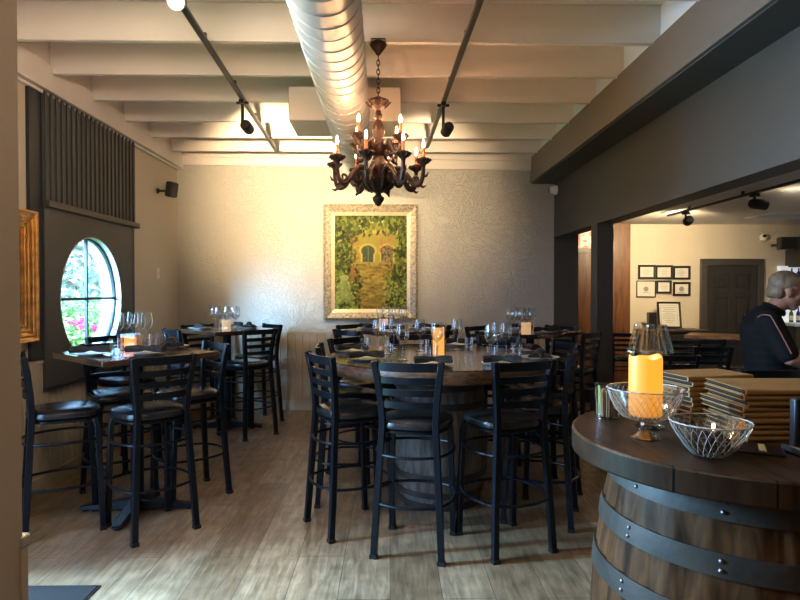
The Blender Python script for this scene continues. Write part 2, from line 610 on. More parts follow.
# back wall, crown board, beadboard, baseboard
struct(MB().box((XL - .2, YB, 0), (XR, YB + .2, ZD)).build('wall_back', M['plaster']))
b = MB()
zl, zr = 2.975, 2.915
b.add([(XL, YB - .03, zl), (1.76, YB - .03, zr), (1.76, YB, zr), (XL, YB, zl),
       (XL, YB - .03, 3.25), (1.76, YB - .03, 3.25), (1.76, YB, 3.25), (XL, YB, 3.25)],
      [(3, 2, 1, 0), (4, 5, 6, 7), (0, 1, 5, 4), (1, 2, 6, 5), (2, 3, 7, 6), (3, 0, 4, 7)])
b.add([(XL, YB - .055, zl + .09), (1.76, YB - .055, zr + .11), (1.76, YB - .03, zr + .11), (XL, YB - .03, zl + .09),
       (XL, YB - .055, 3.25), (1.76, YB - .055, 3.25), (1.76, YB - .03, 3.25), (XL, YB - .03, 3.25)],
      [(3, 2, 1, 0), (4, 5, 6, 7), (0, 1, 5, 4), (1, 2, 6, 5), (2, 3, 7, 6), (3, 0, 4, 7)])
struct(b.build('trim_1', M['ceiling']))
struct(MB().box((XL, 1.25, 2.925), (-2.50, YB, 3.12)).box((XL, 1.25, 3.10), (-2.53, YB, ZD)).box((XL, 1.25, 2.905), (-2.545, YB, 2.93)).build('trim_2', M['joist'], bevel=.004))


def beadboard(L, H, pitch=0.09, depth=0.014, groove=0.018):
    """board profile along local x, standing in local z, face towards -y"""
    prof = []
    x = 0.0
    while x < L - 1e-6:
        x2 = min(x + pitch, L)
        prof += [(x, 0), (max(x, x2 - groove), 0), (x2 - groove * .75, depth), (x2 - groove * .25, depth)]
        x = x2
    prof.append((L, 0))
    vs, fs = [], []
    for px, py in prof:
        vs += [(px, -0.012 + py, 0), (px, -0.012 + py, H)]
    for k in range(len(prof) - 1):
        fs.append((2 * k, 2 * k + 2, 2 * k + 3, 2 * k + 1))
    return vs, fs


b = MB()
v, f = beadboard(XR - XL, 0.93)
b.add(v, f, Matrix.Translation((XL, YB - .004, 0)))
b.box((XL, YB - .022, .92), (XR, YB, .945))
struct(b.build('wall_back_beadboard', M['wainscot']))
struct(MB().box((XL, YB - .035, 0), (XR, YB - .012, .10)).box((XL, YB - .03, .10), (XR, YB - .012, .115)).build('baseboard_back', M['wainscot'], bevel=.003))

# left wall with the doorway and the round window
WY, WZ, WR = 5.19, 1.385, 0.53


def holed(mb, y0, y1, z0, z1, cy, cz, r, x0, x1, n=96):
    angs = [2 * pi * k / n for k in range(n)]
    for yy in (y0, y1):
        for zz in (z0, z1):
            angs.append(atan2(zz - cz, yy - cy) % (2 * pi))
    angs = sorted(set(round(a, 9) for a in angs))
    vs, fs = [], []
    for a in angs:
        c, s = cos(a), sin(a)
        t = 1e9
        if c > 1e-9: t = min(t, (y1 - cy) / c)
        if c < -1e-9: t = min(t, (y0 - cy) / c)
        if s > 1e-9: t = min(t, (z1 - cz) / s)
        if s < -1e-9: t = min(t, (z0 - cz) / s)
        for x in (x0, x1):
            vs.append((x, cy + r * c, cz + r * s))
            vs.append((x, cy + t * c, cz + t * s))
    m = len(angs)
    for k in range(m):
        a, c = 4 * k, 4 * ((k + 1) % m)
        fs += [(a, a + 1, c + 1, c), (a + 2, c + 2, c + 3, a + 3), (a, c, c + 2, a + 2), (a + 1, a + 3, c + 3, c + 1)]
    mb.add(vs, fs)


b = MB()
XO = -2.72
b.box((XO, -2.0, 0), (XL, 1.6, ZD))
b.box((XO, 1.6, 2.12), (XL, 2.9, ZD))
b.box((XO, 2.9, 0), (XL, 4.55, ZD))
holed(b, 4.55, 5.95, .6, 2.3, WY, WZ, WR, XO, XL)
b.box((XO, 4.55, 0), (XL, 5.95, .6))
b.box((XO, 4.55, 2.3), (XL, 5.95, ZD))
b.box((XO, 5.95, 0), (XL, YB + .2, ZD))
struct(b.build('wall_left', M['cream']))
struct(MB().box((XL, 1.52, 0), (XL + .03, 1.6, 2.2)).box((XL, 2.9, 0), (XL + .03, 2.98, 2.2)).box((XL, 1.52, 2.12), (XL + .03, 2.98, 2.2)).build('door_1', M['charcoal_dark']))
b = MB()
Tl = Matrix.Translation((XL + .004, 0, 0)) @ Matrix.Rotation(radians(90), 4, 'Z')
v, f = beadboard(4.465 - 2.98, .93)
b.add(v, f, Matrix.Translation((0, 2.98, 0)) @ Tl)
v, f = beadboard(YB - 5.98, .93)
b.add(v, f, Matrix.Translation((0, 5.98, 0)) @ Tl)
v, f = beadboard(5.98 - 4.465, .70)
b.add(v, f, Matrix.Translation((0, 4.465, 0)) @ Tl)
b.box((XL, 2.98, .92), (XL + .022, 4.465, .945))
b.box((XL, 5.98, .92), (XL + .022, YB, .945))
struct(b.build('wall_left_beadboard', M['wainscot']))
struct(MB().box((XL + .012, 2.98, 0), (XL + .035, YB, .10)).build('baseboard_left', M['wainscot'], bevel=.003))

# charcoal panelling around the round window
b = MB()
holed(b, 4.465, 5.95, .74, 2.10, WY, WZ, WR - .01, XL, XL + .04)
struct(b.build('wall_left_panel', M['charcoal_panel']))
b = MB()
b.box((XL, 4.31, .95), (XL + .025, 4.465, 2.93))
b.box((XL, 5.95, .80), (XL + .025, 6.05, 2.10))
b.box((XL, 5.95, .74), (XL + .04, 5.98, 2.06))
b.box((XL, 4.465, .715), (XL + .055, 5.98, .74))
struct(b.build('trim_3', M['charcoal_dark']))
b = MB()
n_rib = 21
for k in range(n_rib):
    y = 4.47 + (6.06 - 4.47) * k / n_rib
    w = (6.06 - 4.47) / n_rib
    b.box((XL, y, 2.12), (XL + .035, y + w * .98, 2.93))
    b.box((XL + .035, y, 2.12), (XL + .049, y + w * .40, 2.93))
struct(b.build('wall_left_ribbed_panel', M['charcoal_panel'], bevel=.003, seg=1))
struct(MB().box((XL, 4.465, 2.075), (XL + .075, 6.07, 2.125)).build('trim_4', M['charcoal'], bevel=.004))

# round window
w1 = struct(empty('window_1', (-2.605, WY, WZ)))
prof = [(WR, -.014), (WR, .014), (WR - .028, .014), (WR - .028, -.014), (WR, -.014)]
b = MB().lathe([(r, z) for r, z in prof], n=72, M=Matrix.Rotation(radians(90), 4, 'Y'))
b.build('window_frame', M['charcoal_dark'], w1, smooth=True)
MB().box((-.012, -.011, -WR + .03), (.012, .011, WR - .03)).box((-.012, -WR + .03, -.011), (.012, WR - .03, .011)).build('muntin', M['charcoal_dark'], w1)
MB().lathe([(0, -.003), (WR - .03, -.003), (WR - .03, .003), (0, .003)], n=72, M=Matrix.Rotation(radians(90), 4, 'Y')).build('pane', M['pane'], w1)
MB().lathe([(WR - .012, -.118), (WR - .004, -.118), (WR - .004, .067), (WR - .012, .067), (WR - .012, -.118)], n=72,
           M=Matrix.Rotation(radians(90), 4, 'Y')).build('reveal_lining', M['reveal'], w1, smooth=True)
# (the lining sits between the pane and the room)

# near wall end beside the camera with its chair rail
struct(MB().box((-2.8, 1.08, 0), (-.763, 1.25, ZD)).build('wall_near', M['near_wall']))
struct(MB().box((-2.5, 1.24, 0), (-.759, 1.262, .925)).build('trim_5', M['near_wall']))
struct(MB().box((-2.5, 1.24, .925), (-.757, 1.272, .950)).build('trim_6', M['wainscot'], bevel=.006, seg=3))

# wall behind the camera
b = MB()
b.box((-2.8, -2.2, -.2), (8.2, -2.0, ZD))
struct(b.build('wall_front', M['cream']))

# right side: beam, soffit, white boards above, charcoal wall with the opening to the bar, post
struct(MB().box((1.715, -2.0, 2.765), (1.74, YB, 3.075)).build('trim_7', M['beam'], bevel=.003))
struct(MB().box((1.74, -2.0, 2.755), (XR, YB, 2.775)).build('trim_8', M['soffit']))
struct(MB().box((1.76, -2.0, 3.02), (1.79, YB, ZD)).build('trim_9', M['daylight_white']))
b = MB()
b.box((XR, -2.0, 2.105), (2.19, YB, ZD))
b.box((XR, -2.0, ZBAR), (2.19, 0.3, 2.105))
struct(b.build('wall_right', M['charcoal']))
struct(MB().box((XR, 5.80, ZBAR), (2.17, 5.98, 2.105)).build('wall_right_post', M['charcoal'], bevel=.004))
struct(MB().box((XR, YB, ZBAR), (2.31, YB + .12, 2.45)).box((2.19, YB + .12, ZBAR), (2.31, YBB, 2.45)).build('wall_right_return', M['charcoal']))

# the bar beyond
struct(MB().box((3.55, YBB, ZBAR), (8.2, YBB + .2, 2.45)).build('wall_bar_back', M['cream_bar']))
struct(MB().box((8.0, -2.0, ZBAR), (8.2, YBB, 2.45)).build('wall_bar_right', M['cream_bar']))
struct(MB().box((2.2, 8.86, ZBAR), (3.57, YBB + .2, 2.45)).build('wall_bar_panelled', M['wood_panel']))

# brown door with a stained transom in the panelled wall
d3 = struct(empty('door_3', (3.0, 8.86, ZBAR)))
MB().box((-.33, -.03, 0), (.10, 0, 2.22)).build('door_leaf', M['wood_panel'], d3, bevel=.004)
MB().box((-.36, -.05, 0), (-.31, 0, 2.6)).box((.08, -.05, 0), (.13, 0, 2.6)).box((-.36, -.05, 2.22), (.13, 0, 2.27)).build('door_frame', M['dark_wood'], d3)
m, nt, p, out = new_mat('lit_stained_transom')
vo = nt.nodes.new('ShaderNodeTexVoronoi'); vo.inputs['Scale'].default_value = 22
cr = nt.nodes.new('ShaderNodeValToRGB')
cr.color_ramp.elements[0].color = (0.30, 0.05, 0.015, 1)
cr.color_ramp.elements[1].color = (1.0, 0.62, 0.38, 1)
tcn = nt.nodes.new('ShaderNodeTexCoord')
nt.links.new(tcn.outputs['Object'], vo.inputs['Vector'])
sp = nt.nodes.new('ShaderNodeSeparateColor')
nt.links.new(vo.outputs['Color'], sp.inputs[0])
nt.links.new(sp.outputs[0], cr.inputs['Fac'])
nt.links.new(cr.outputs['Color'], p.inputs['Emission Color'])
nt.links.new(cr.outputs['Color'], p.inputs['Base Color'])
p.inputs['Emission Strength'].default_value = 0.75
MB().box((-.31, -.02, 2.28), (.08, 0, 2.56)).build('transom_pane', m, d3)

# black six-panel door
d2 = struct(empty('door_2', (5.16, YBB, ZBAR)))
b = MB()
b.box((-.48, -.05, 0), (-.385, 0, 2.03)).box((.385, -.05, 0), (.48, 0, 2.03)).box((-.48, -.05, 2.03), (.48, 0, 2.13))
b.build('door_frame', M['door_frame'], d2, bevel=.004)
b = MB().box((-.385, -.02, 0), (.385, 0, 2.03))
for x0, x1 in ((-.385, -.27), (-.055, .055), (.27, .385)):
    b.box((x0, -.035, 0), (x1, -.018, 2.03))
for z0, z1 in ((0, .2), (.82, .97), (1.55, 1.66), (1.9, 2.03)):
    b.box((-.385, -.0345, z0), (.385, -.018, z1))
for x0, x1 in ((-.24, -.085), (.085, .24)):
    for z0, z1 in ((.24, .78), (1.01, 1.51), (1.70, 1.86)):
        b.box((x0, -.032, z0), (x1, -.019, z1))
b.build('door_leaf', M['door_black'], d2, bevel=.004)
MB().sphere((.33, -.06, .95), .028).lathe([(.012, -.04), (.012, 0)], (.33, -.02, .95), 10).build('door_knob', M['gold'], d2, smooth=True)

# ------------------------------------------------------------------ garden outside the round window
struct(MB().box((-16, -4, -.3), (-2.8, 16, -.12)).build('ground_garden', mat('garden_lawn', (0.13, 0.26, 0.05), 0.9, var=.3, vscale=6)))
M['leaf'] = mat('sunlit_leaf', (0.20, 0.44, 0.10), 0.5, var=.5, vscale=5)
M['leaf_dark'] = mat('deep_green_leaf', (0.10, 0.28, 0.07), 0.5, var=.5, vscale=5)
M['leaf_silver'] = mat('silvery_leaf', (0.40, 0.52, 0.42), 0.5, var=.4, vscale=5)
M['bloom'] = mat('magenta_petal', (0.75, 0.04, 0.30), 0.5, var=.3, vscale=30)
M['bloom_pale'] = mat('pale_pink_petal', (0.85, 0.35, 0.45), 0.5)
M['bark'] = mat('brown_bark', (0.10, 0.07, 0.05), 0.8, bump=.5, bscale=40)
M['stucco'] = mat('white_stucco', (0.72, 0.76, 0.78), 0.7, bump=.1, bscale=40)


def leaf_quads(mb, rng, c, R, n, size, shell=0.55):
    for _ in range(n):
        d = Vector((rng.gauss(0, 1), rng.gauss(0, 1), rng.gauss(0, 1))).normalized()
        q = shell + (1 - shell) * rng.random()
        p = Vector((c[0] + d.x * R[0] * q, c[1] + d.y * R[1] * q, c[2] + d.z * R[2] * q))
        if p.z < 0:
            continue
        nrm = (d + Vector((rng.uniform(-.8, .8), rng.uniform(-.8, .8), rng.uniform(-.3, .9)))).normalized()
        t = nrm.orthogonal().normalized()
        t = Matrix.Rotation(rng.uniform(0, 2 * pi), 3, nrm) @ t
        s = nrm.cross(t)
        L = size * rng.uniform(.6, 1.3)
        mb.add([p - t * L, p + s * L * .45 + nrm * L * .15, p + t * L, p - s * L * .45 + nrm * L * .15], [(0, 1, 2, 3)])


def shrub(name, loc, R, n, size, leafmat, label, blooms=0, bloommat=None, seed=1, group=None):
    rng = random.Random(seed)
    root = empty(name, loc)
    tag(root, label, 'shrub', group)
    st = MB()
    for k in range(6):
        a = k * 1.05
        st.tube([(0.04 * cos(a), 0.04 * sin(a), 0), (R[0] * .3 * cos(a), R[1] * .3 * sin(a), R[2] * .7), (R[0] * .6 * cos(a), R[1] * .6 * sin(a), R[2] * 1.3)], [.03, .02, .008], 6)
    st.build('stem', M['bark'], root)
    b = MB()
    leaf_quads(b, rng, (0, 0, R[2] * 1.02), R, n, size)
    b.build('foliage', leafmat, root, fix=False)
    if blooms:
        b = MB()
        for _ in range(blooms):
            d = Vector((abs(rng.gauss(0, 1)) + .2, rng.gauss(0, 1), rng.gauss(0, 1))).normalized()
            p = (d.x * R[0] * 1.02, d.y * R[1] * 1.0, R[2] * 1.02 + d.z * R[2] * .98)
            leaf_quads(b, rng, p, (.06, .06, .06), 14, .045, .2)
        b.build('blossoms', bloommat, root, fix=False)
    return root


G0 = -.12
shrub('flowering_shrub', (-4.15, 7.6, G0), (.55, .75, .62), 1500, .07, M['leaf'], 'green shrub with magenta blossoms outside the round window', 26, M['bloom'], 3)
shrub('flowering_shrub', (-5.2, 10.4, G0), (.7, 1.0, .72), 1600, .08, M['leaf'], 'green shrub with a few pale pink blossoms beyond the magenta one', 12, M['bloom_pale'], 4)
shrub('garden_shrub', (-7.4, 14.4, G0), (1.9, 1.8, 1.75), 5200, .12, M['leaf_silver'], 'tall silvery shrub at the back of the garden, seen in the upper window', seed=5)
shrub('garden_shrub', (-3.35, 6.3, G0), (.35, .45, .42), 900, .06, M['leaf'], 'low leafy shrub close under the round window', seed=8)


# ================================================================== overhead: duct, tracks, chandelier
R_D, ZC, XC = 0.172, 2.845, -0.254
duct = tag(empty('spiral_duct', (XC, -1.9, ZC), .012), 'wide galvanised spiral air duct running under the ceiling joists', 'duct')
RX = Matrix.Rotation(radians(-90), 4, 'X')
b = MB().lathe([(R_D, 0.02), (R_D, YB + 1.9)], n=48, M=RX)
b.build('duct_pipe', M['duct'], duct, smooth=True, fix=False)
turns = (YB + 1.85) / .135
pts = []
for k in range(int(turns * 30)):
    a = 2 * pi * k / 30
    pts.append(((R_D + .001) * cos(a), .03 + .135 * k / 30, (R_D + .001) * sin(a)))
MB().tube(pts, .0042, 5).build('spiral_seam', M['duct'], duct, smooth=True)
pl = MB().box((-.80 + .335, 4.76 + 1.9, 2.795 - ZC), (.085 + .335, 5.26 + 1.9, ZJ - ZC)).build('plenum_box', M['plenum'], duct, bevel=.005)


def track_bar(name, p0, p1, label, drop=0.0):
    p0, p1 = Vector(p0), Vector(p1)
    root = tag(empty(name, p0), label, 'track light rail')
    d = p1 - p0
    L = d.length
    T = Matrix.Rotation(-atan2(d.x, d.y), 4, 'Z')
    MB().box((-.018, 0, -.012), (.018, L, .012), T).build('rail', M['track'], root, bevel=.003)
    MB().box((-.006, .01, -.0135), (.006, L - .01, -.0125), T).build('conductor_slot', M['lamp_black'], root)
    for k in range(5):
        MB().box((-.012, L * (k + .5) / 5 - .012, .012), (.012, L * (k + .5) / 5 + .012, .045), T).build('mounting_clip', M['track'], root)
    return root


track_bar('light_track', (-1.10, 2.5, 3.012), (-1.27, 6.75, 3.012), 'black track rail under the joists left of the duct')
track_bar('light_track', (.50, 2.5, 3.012), (.405, 6.55, 3.012), 'black track rail under the joists right of the chandelier')


def track_head(loc, aim, label, track_dir=(0, 1, 0), lit=True, power=60, size=1.15, length=.13, rad=.045, col=(1.0, .77, .50), drop=.14, blend=.5):
    """adapter on the rail, stem, and a can that points at aim"""
    root = tag(empty('track_spotlight', loc), label, 'spotlight', 'spotlights on the ceiling tracks')
    MB().box((-.02, -.05, -.03), (.02, .05, 0)).box((-.05, -.012, -.028), (.05, .012, -.008)).build('track_adapter', M['lamp_black'], root, bevel=.004)
    MB().tube([(0, 0, -.03), (0, 0, -drop)], .013, 10).build('stem', M['lamp_black'], root, smooth=True)
    piv = Vector((.035, 0, -drop))
    d = (Vector(aim) - (Vector(loc) + piv)).normalized()
    q = d.to_track_quat('Z', 'Y').to_matrix().to_4x4()
    T = Matrix.Translation(piv) @ q
    h = length / 2
    MB().lathe([(0, -h), (rad * .75, -h), (rad, -h + .025), (rad, h), (rad * .86, h), (rad * .7, h - .02), (0, h - .02)], n=24, M=T).build('lamp_can', M['lamp_black'], root, smooth=True)
    MB().tube([(0, 0, -drop + .01), (.0, 0, -drop), tuple(piv)], .010, 8).build('yoke', M['lamp_black'], root, smooth=True)
    MB().lathe([(0, h - .012), (rad * .66, h - .012), (rad * .66, h - .016), (0, h - .016)], n=20, M=T).build('bulb', M['track_bulb'] if lit else M['plastic_black'], root)
    if lit:
        l = bpy.data.lights.new('spot_beam', 'SPOT')
        l.energy = power
        l.color = col
        l.spot_size = size
        l.spot_blend = blend
        l.shadow_soft_size = .03
        lo = bpy.data.objects.new('spot_beam', l)
        lo.location = piv + d * (h + .03)
        lo.rotation_euler = d.to_track_quat('-Z', 'Y').to_euler()
        COL.objects.link(lo)
        lo.parent = root
    return root


track_head((-1.125, 3.12, 3.0), (-.25, -.8, .9), 'lit track spotlight at the near end of the left rail, facing the viewer', power=70, drop=.06)
track_head((-1.20, 4.93, 3.0), (-1.05, 7.33, 2.62), 'black track spotlight on the left rail, aimed at the plaster wall', drop=.21, col=(1.0, .72, .40), power=300, size=1.4, blend=1.0)
track_head((.44, 4.97, 3.0), (.12, 7.33, 2.40), 'black track spotlight on the right rail, aimed at the painting', drop=.21, col=(1.0, .73, .42), power=105, size=1.4, blend=1.0)


def chandelier(loc):
    root = tag(empty('chandelier', loc), 'dark carved two-tier chandelier with amber candle lights hanging over round table', 'chandelier')
    z = lambda h: h - loc[2]
    MB().lathe([(0, z(3.06)), (.028, z(3.06)), (.052, z(3.045)), (.055, z(3.032)), (.042, z(3.012)), (.02, z(2.985)), (.012, z(2.97)), (0, z(2.965))], n=20).build('canopy', M['bronze'], root, smooth=True)
    MB().tube([(-.045, 0, z(3.03)), (-.045, 0, z(3.075)), (.045, 0, z(3.075)), (.045, 0, z(3.03))], .004, 6).build('canopy_bracket', M['bronze'], root)
    b = MB()
    n = 9
    for k in range(n):
        zc = z(2.965 - (2.965 - 2.70) * (k + .5) / n)
        ring = []
        for j in range(10):
            a = 2 * pi * j / 10
            x, zz = .010 * cos(a), .021 * sin(a)
            ring.append((x, 0, zc + zz) if k % 2 else (0, x, zc + zz))
        b.tube(ring, .0032, 5, closed=True)
    b.build('chain', M['bronze'], root, smooth=True)
    prof = [(0, 2.0), (.012, 2.005), (.034, 2.035), (.038, 2.055), (.02, 2.072), (.016, 2.085), (.04, 2.095), (.075, 2.125), (.095, 2.16),
            (.097, 2.175), (.06, 2.185), (.035, 2.2), (.03, 2.22), (.046, 2.25), (.05, 2.285), (.032, 2.32), (.05, 2.335), (.078, 2.365), (.082, 2.385),
            (.055, 2.40), (.03, 2.41), (.024, 2.43), (.042, 2.465), (.044, 2.49), (.028, 2.53), (.018, 2.555), (.03, 2.575), (.022, 2.595), (.016, 2.615), (.03, 2.63),
            (.05, 2.645), (.074, 2.665), (.066, 2.68), (.03, 2.695), (.012, 2.705), (0, 2.71)]
    MB().lathe([(r, z(h)) for r, h in prof], n=24).build('turned_column', M['bronze'], root, smooth=True)
    b = MB()                                       # leaves round the bowls
    for k in range(10):
        a = 2 * pi * k / 10
        T = Matrix.Rotation(a, 4, 'Z')
        b.tube([(.05, 0, z(2.10)), (.085, 0, z(2.13)), (.108, 0, z(2.17)), (.118, 0, z(2.195)), (.126, 0, z(2.19))], [.014, .016, .012, .008, .003], 6, M=T)
        b.tube([(.045, 0, z(2.345)), (.072, 0, z(2.36)), (.095, 0, z(2.39)), (.102, 0, z(2.41)), (.108, 0, z(2.405))], [.010, .012, .010, .007, .003], 6, M=T)
        b.tube([(.02, 0, z(2.64)), (.055, 0, z(2.645)), (.082, 0, z(2.67))], [.006, .009, .004], 6, M=T)
    b.build('carved_leaves', M['bronze'], root, smooth=True)

    def bez(P, n=22):
        out = []
        P = [Vector(p) for p in P]
        m = len(P)
        for i in range(m - 1):
            p0, p1, p2, p3 = P[max(i - 1, 0)], P[i], P[i + 1], P[min(i + 2, m - 1)]
            for j in range(6):
                t = j / 6
                out.append(.5 * ((2 * p1) + (p2 - p0) * t + (2 * p0 - 5 * p1 + 4 * p2 - p3) * t * t + (3 * p1 - p0 - 3 * p2 + p3) * t ** 3))
        out.append(P[-1])
        return out

    def arm(ang, R, zc, zin, dip):
        T = Matrix.Rotation(ang, 4, 'Z')
        pts = bez([(.05, 0, z(zin)), (.09, 0, z(zin + .045)), (.14 * R / .29, 0, z(zin + .05)), (.19 * R / .29, 0, z(zin)), (.225 * R / .29, 0, z(zin - dip)),
                   (.265 * R / .29, 0, z(zin - dip - .005)), (R - .004, 0, z(zin - dip + .045)), (R, 0, z(zc))])
        rr = [.019 - .007 * i / len(pts) for i in range(len(pts))]
        b = MB().tube(pts, rr, 8, M=T)
        # scrolls and leaf curls along the arm
        sp = []
        for j in range(26):
            a = j / 25 * 2 * pi * 1.35
            r = .038 * (1 - j / 25 * .75)
            sp.append((.155 * R / .29 + r * cos(a + 2.2), 0, z(zin - .012) + r * sin(a + 2.2)))
        b.tube(sp, [.014 - .007 * j / 25 for j in range(26)], 6, M=T)
        sp = []
        for j in range(20):
            a = j / 19 * 2 * pi * 1.1
            r = .026 * (1 - j / 19 * .7)
            sp.append((.245 * R / .29 + r * cos(-a - .6), 0, z(zin - dip + .03) + r * sin(-a - .6)))
        b.tube(sp, [.012 - .006 * j / 19 for j in range(20)], 6, M=T)
        b.tube([(R - .01, 0, z(zin - dip + .04)), (R + .02, 0, z(zin - dip + .05)), (R + .034, 0, z(zin - dip + .075))], [.010, .008, .002], 6, M=T)
        b.tube([(.27 * R / .29, 0, z(zin - dip - .01)), (.29 * R / .29, 0, z(zin - dip - .022)), (.31 * R / .29, 0, z(zin - dip - .012))], [.010, .008, .002], 6, M=T)
        ao = b.build('arm', M['bronze'], root, smooth=True)
        cup = MB().lathe([(0, z(zc) - .03), (.012, z(zc) - .028), (.016, z(zc) - .012), (.030, z(zc)), (.046, z(zc) + .018), (.042, z(zc) + .026), (.02, z(zc) + .022), (.02, z(zc) + .035), (0, z(zc) + .035)], (R, 0, 0), 16, M=T)
        for j in range(8):
            a = 2 * pi * j / 8
            cup.tube([(R + .03 * cos(a), .03 * sin(a), z(zc) + .004), (R + .05 * cos(a), .05 * sin(a), z(zc) + .022), (R + .054 * cos(a), .054 * sin(a), z(zc) + .012)], [.009, .007, .002], 5, M=T)
        cup.build('candle_cup', M['bronze'], ao, smooth=True)
        MB().lathe([(.0105, z(zc) + .03), (.0105, z(zc) + .098), (0, z(zc) + .098)], (R, 0, 0), 12, M=T).build('candle_sleeve', M['sleeve'], ao, smooth=True)
        MB().lathe([(0, z(zc) + .098), (.005, z(zc) + .101), (.0085, z(zc) + .113), (.006, z(zc) + .130), (.0015, z(zc) + .146), (0, z(zc) + .149)], (R, 0, 0), 10, M=T).build('flame_bulb', M['bulb'], ao, smooth=True)

    for k in range(8):
        arm(2 * pi * (k + .5) / 8 + .16, .295, 2.265, 2.185, .05)
    for k in range(4):
        arm(2 * pi * (k + .5) / 4 + .08, .185, 2.405, 2.355, .035)
    return root


chandelier((-.075, 3.885, 3.06))

# ================================================================== things on the walls
def frame_box(name, parent, w, h, bars, mats):
    """bars: list of (inset outer, inset inner, y front, y back); frame in x-z, facing -y"""
    for nm, (o, i, yf, yb), mt in zip(name, bars, mats):
        bm_ = MB()
        W, H, W2, H2 = w / 2 - o, h / 2 - o, w / 2 - i, h / 2 - i
        q = [(-W, -H), (W, -H), (W, H), (-W, H)]
        q2 = [(-W2, -H2), (W2, -H2), (W2, H2), (-W2, H2)]
        vs = [(x, yf, zz) for x, zz in q] + [(x, yf + (yb - yf) * .35, zz) for x, zz in q2] + [(x, yb, zz) for x, zz in q] + [(x, yb, zz) for x, zz in q2]
        fs = []
        for k in range(4):
            k2 = (k + 1) % 4
            fs += [(k, k2, 4 + k2, 4 + k), (8 + k, 12 + k, 12 + k2, 8 + k2), (k, 8 + k, 8 + k2, k2), (4 + k, 4 + k2, 12 + k2, 12 + k)]
        bm_.add(vs, fs)
        bm_.build(nm, mt, parent)


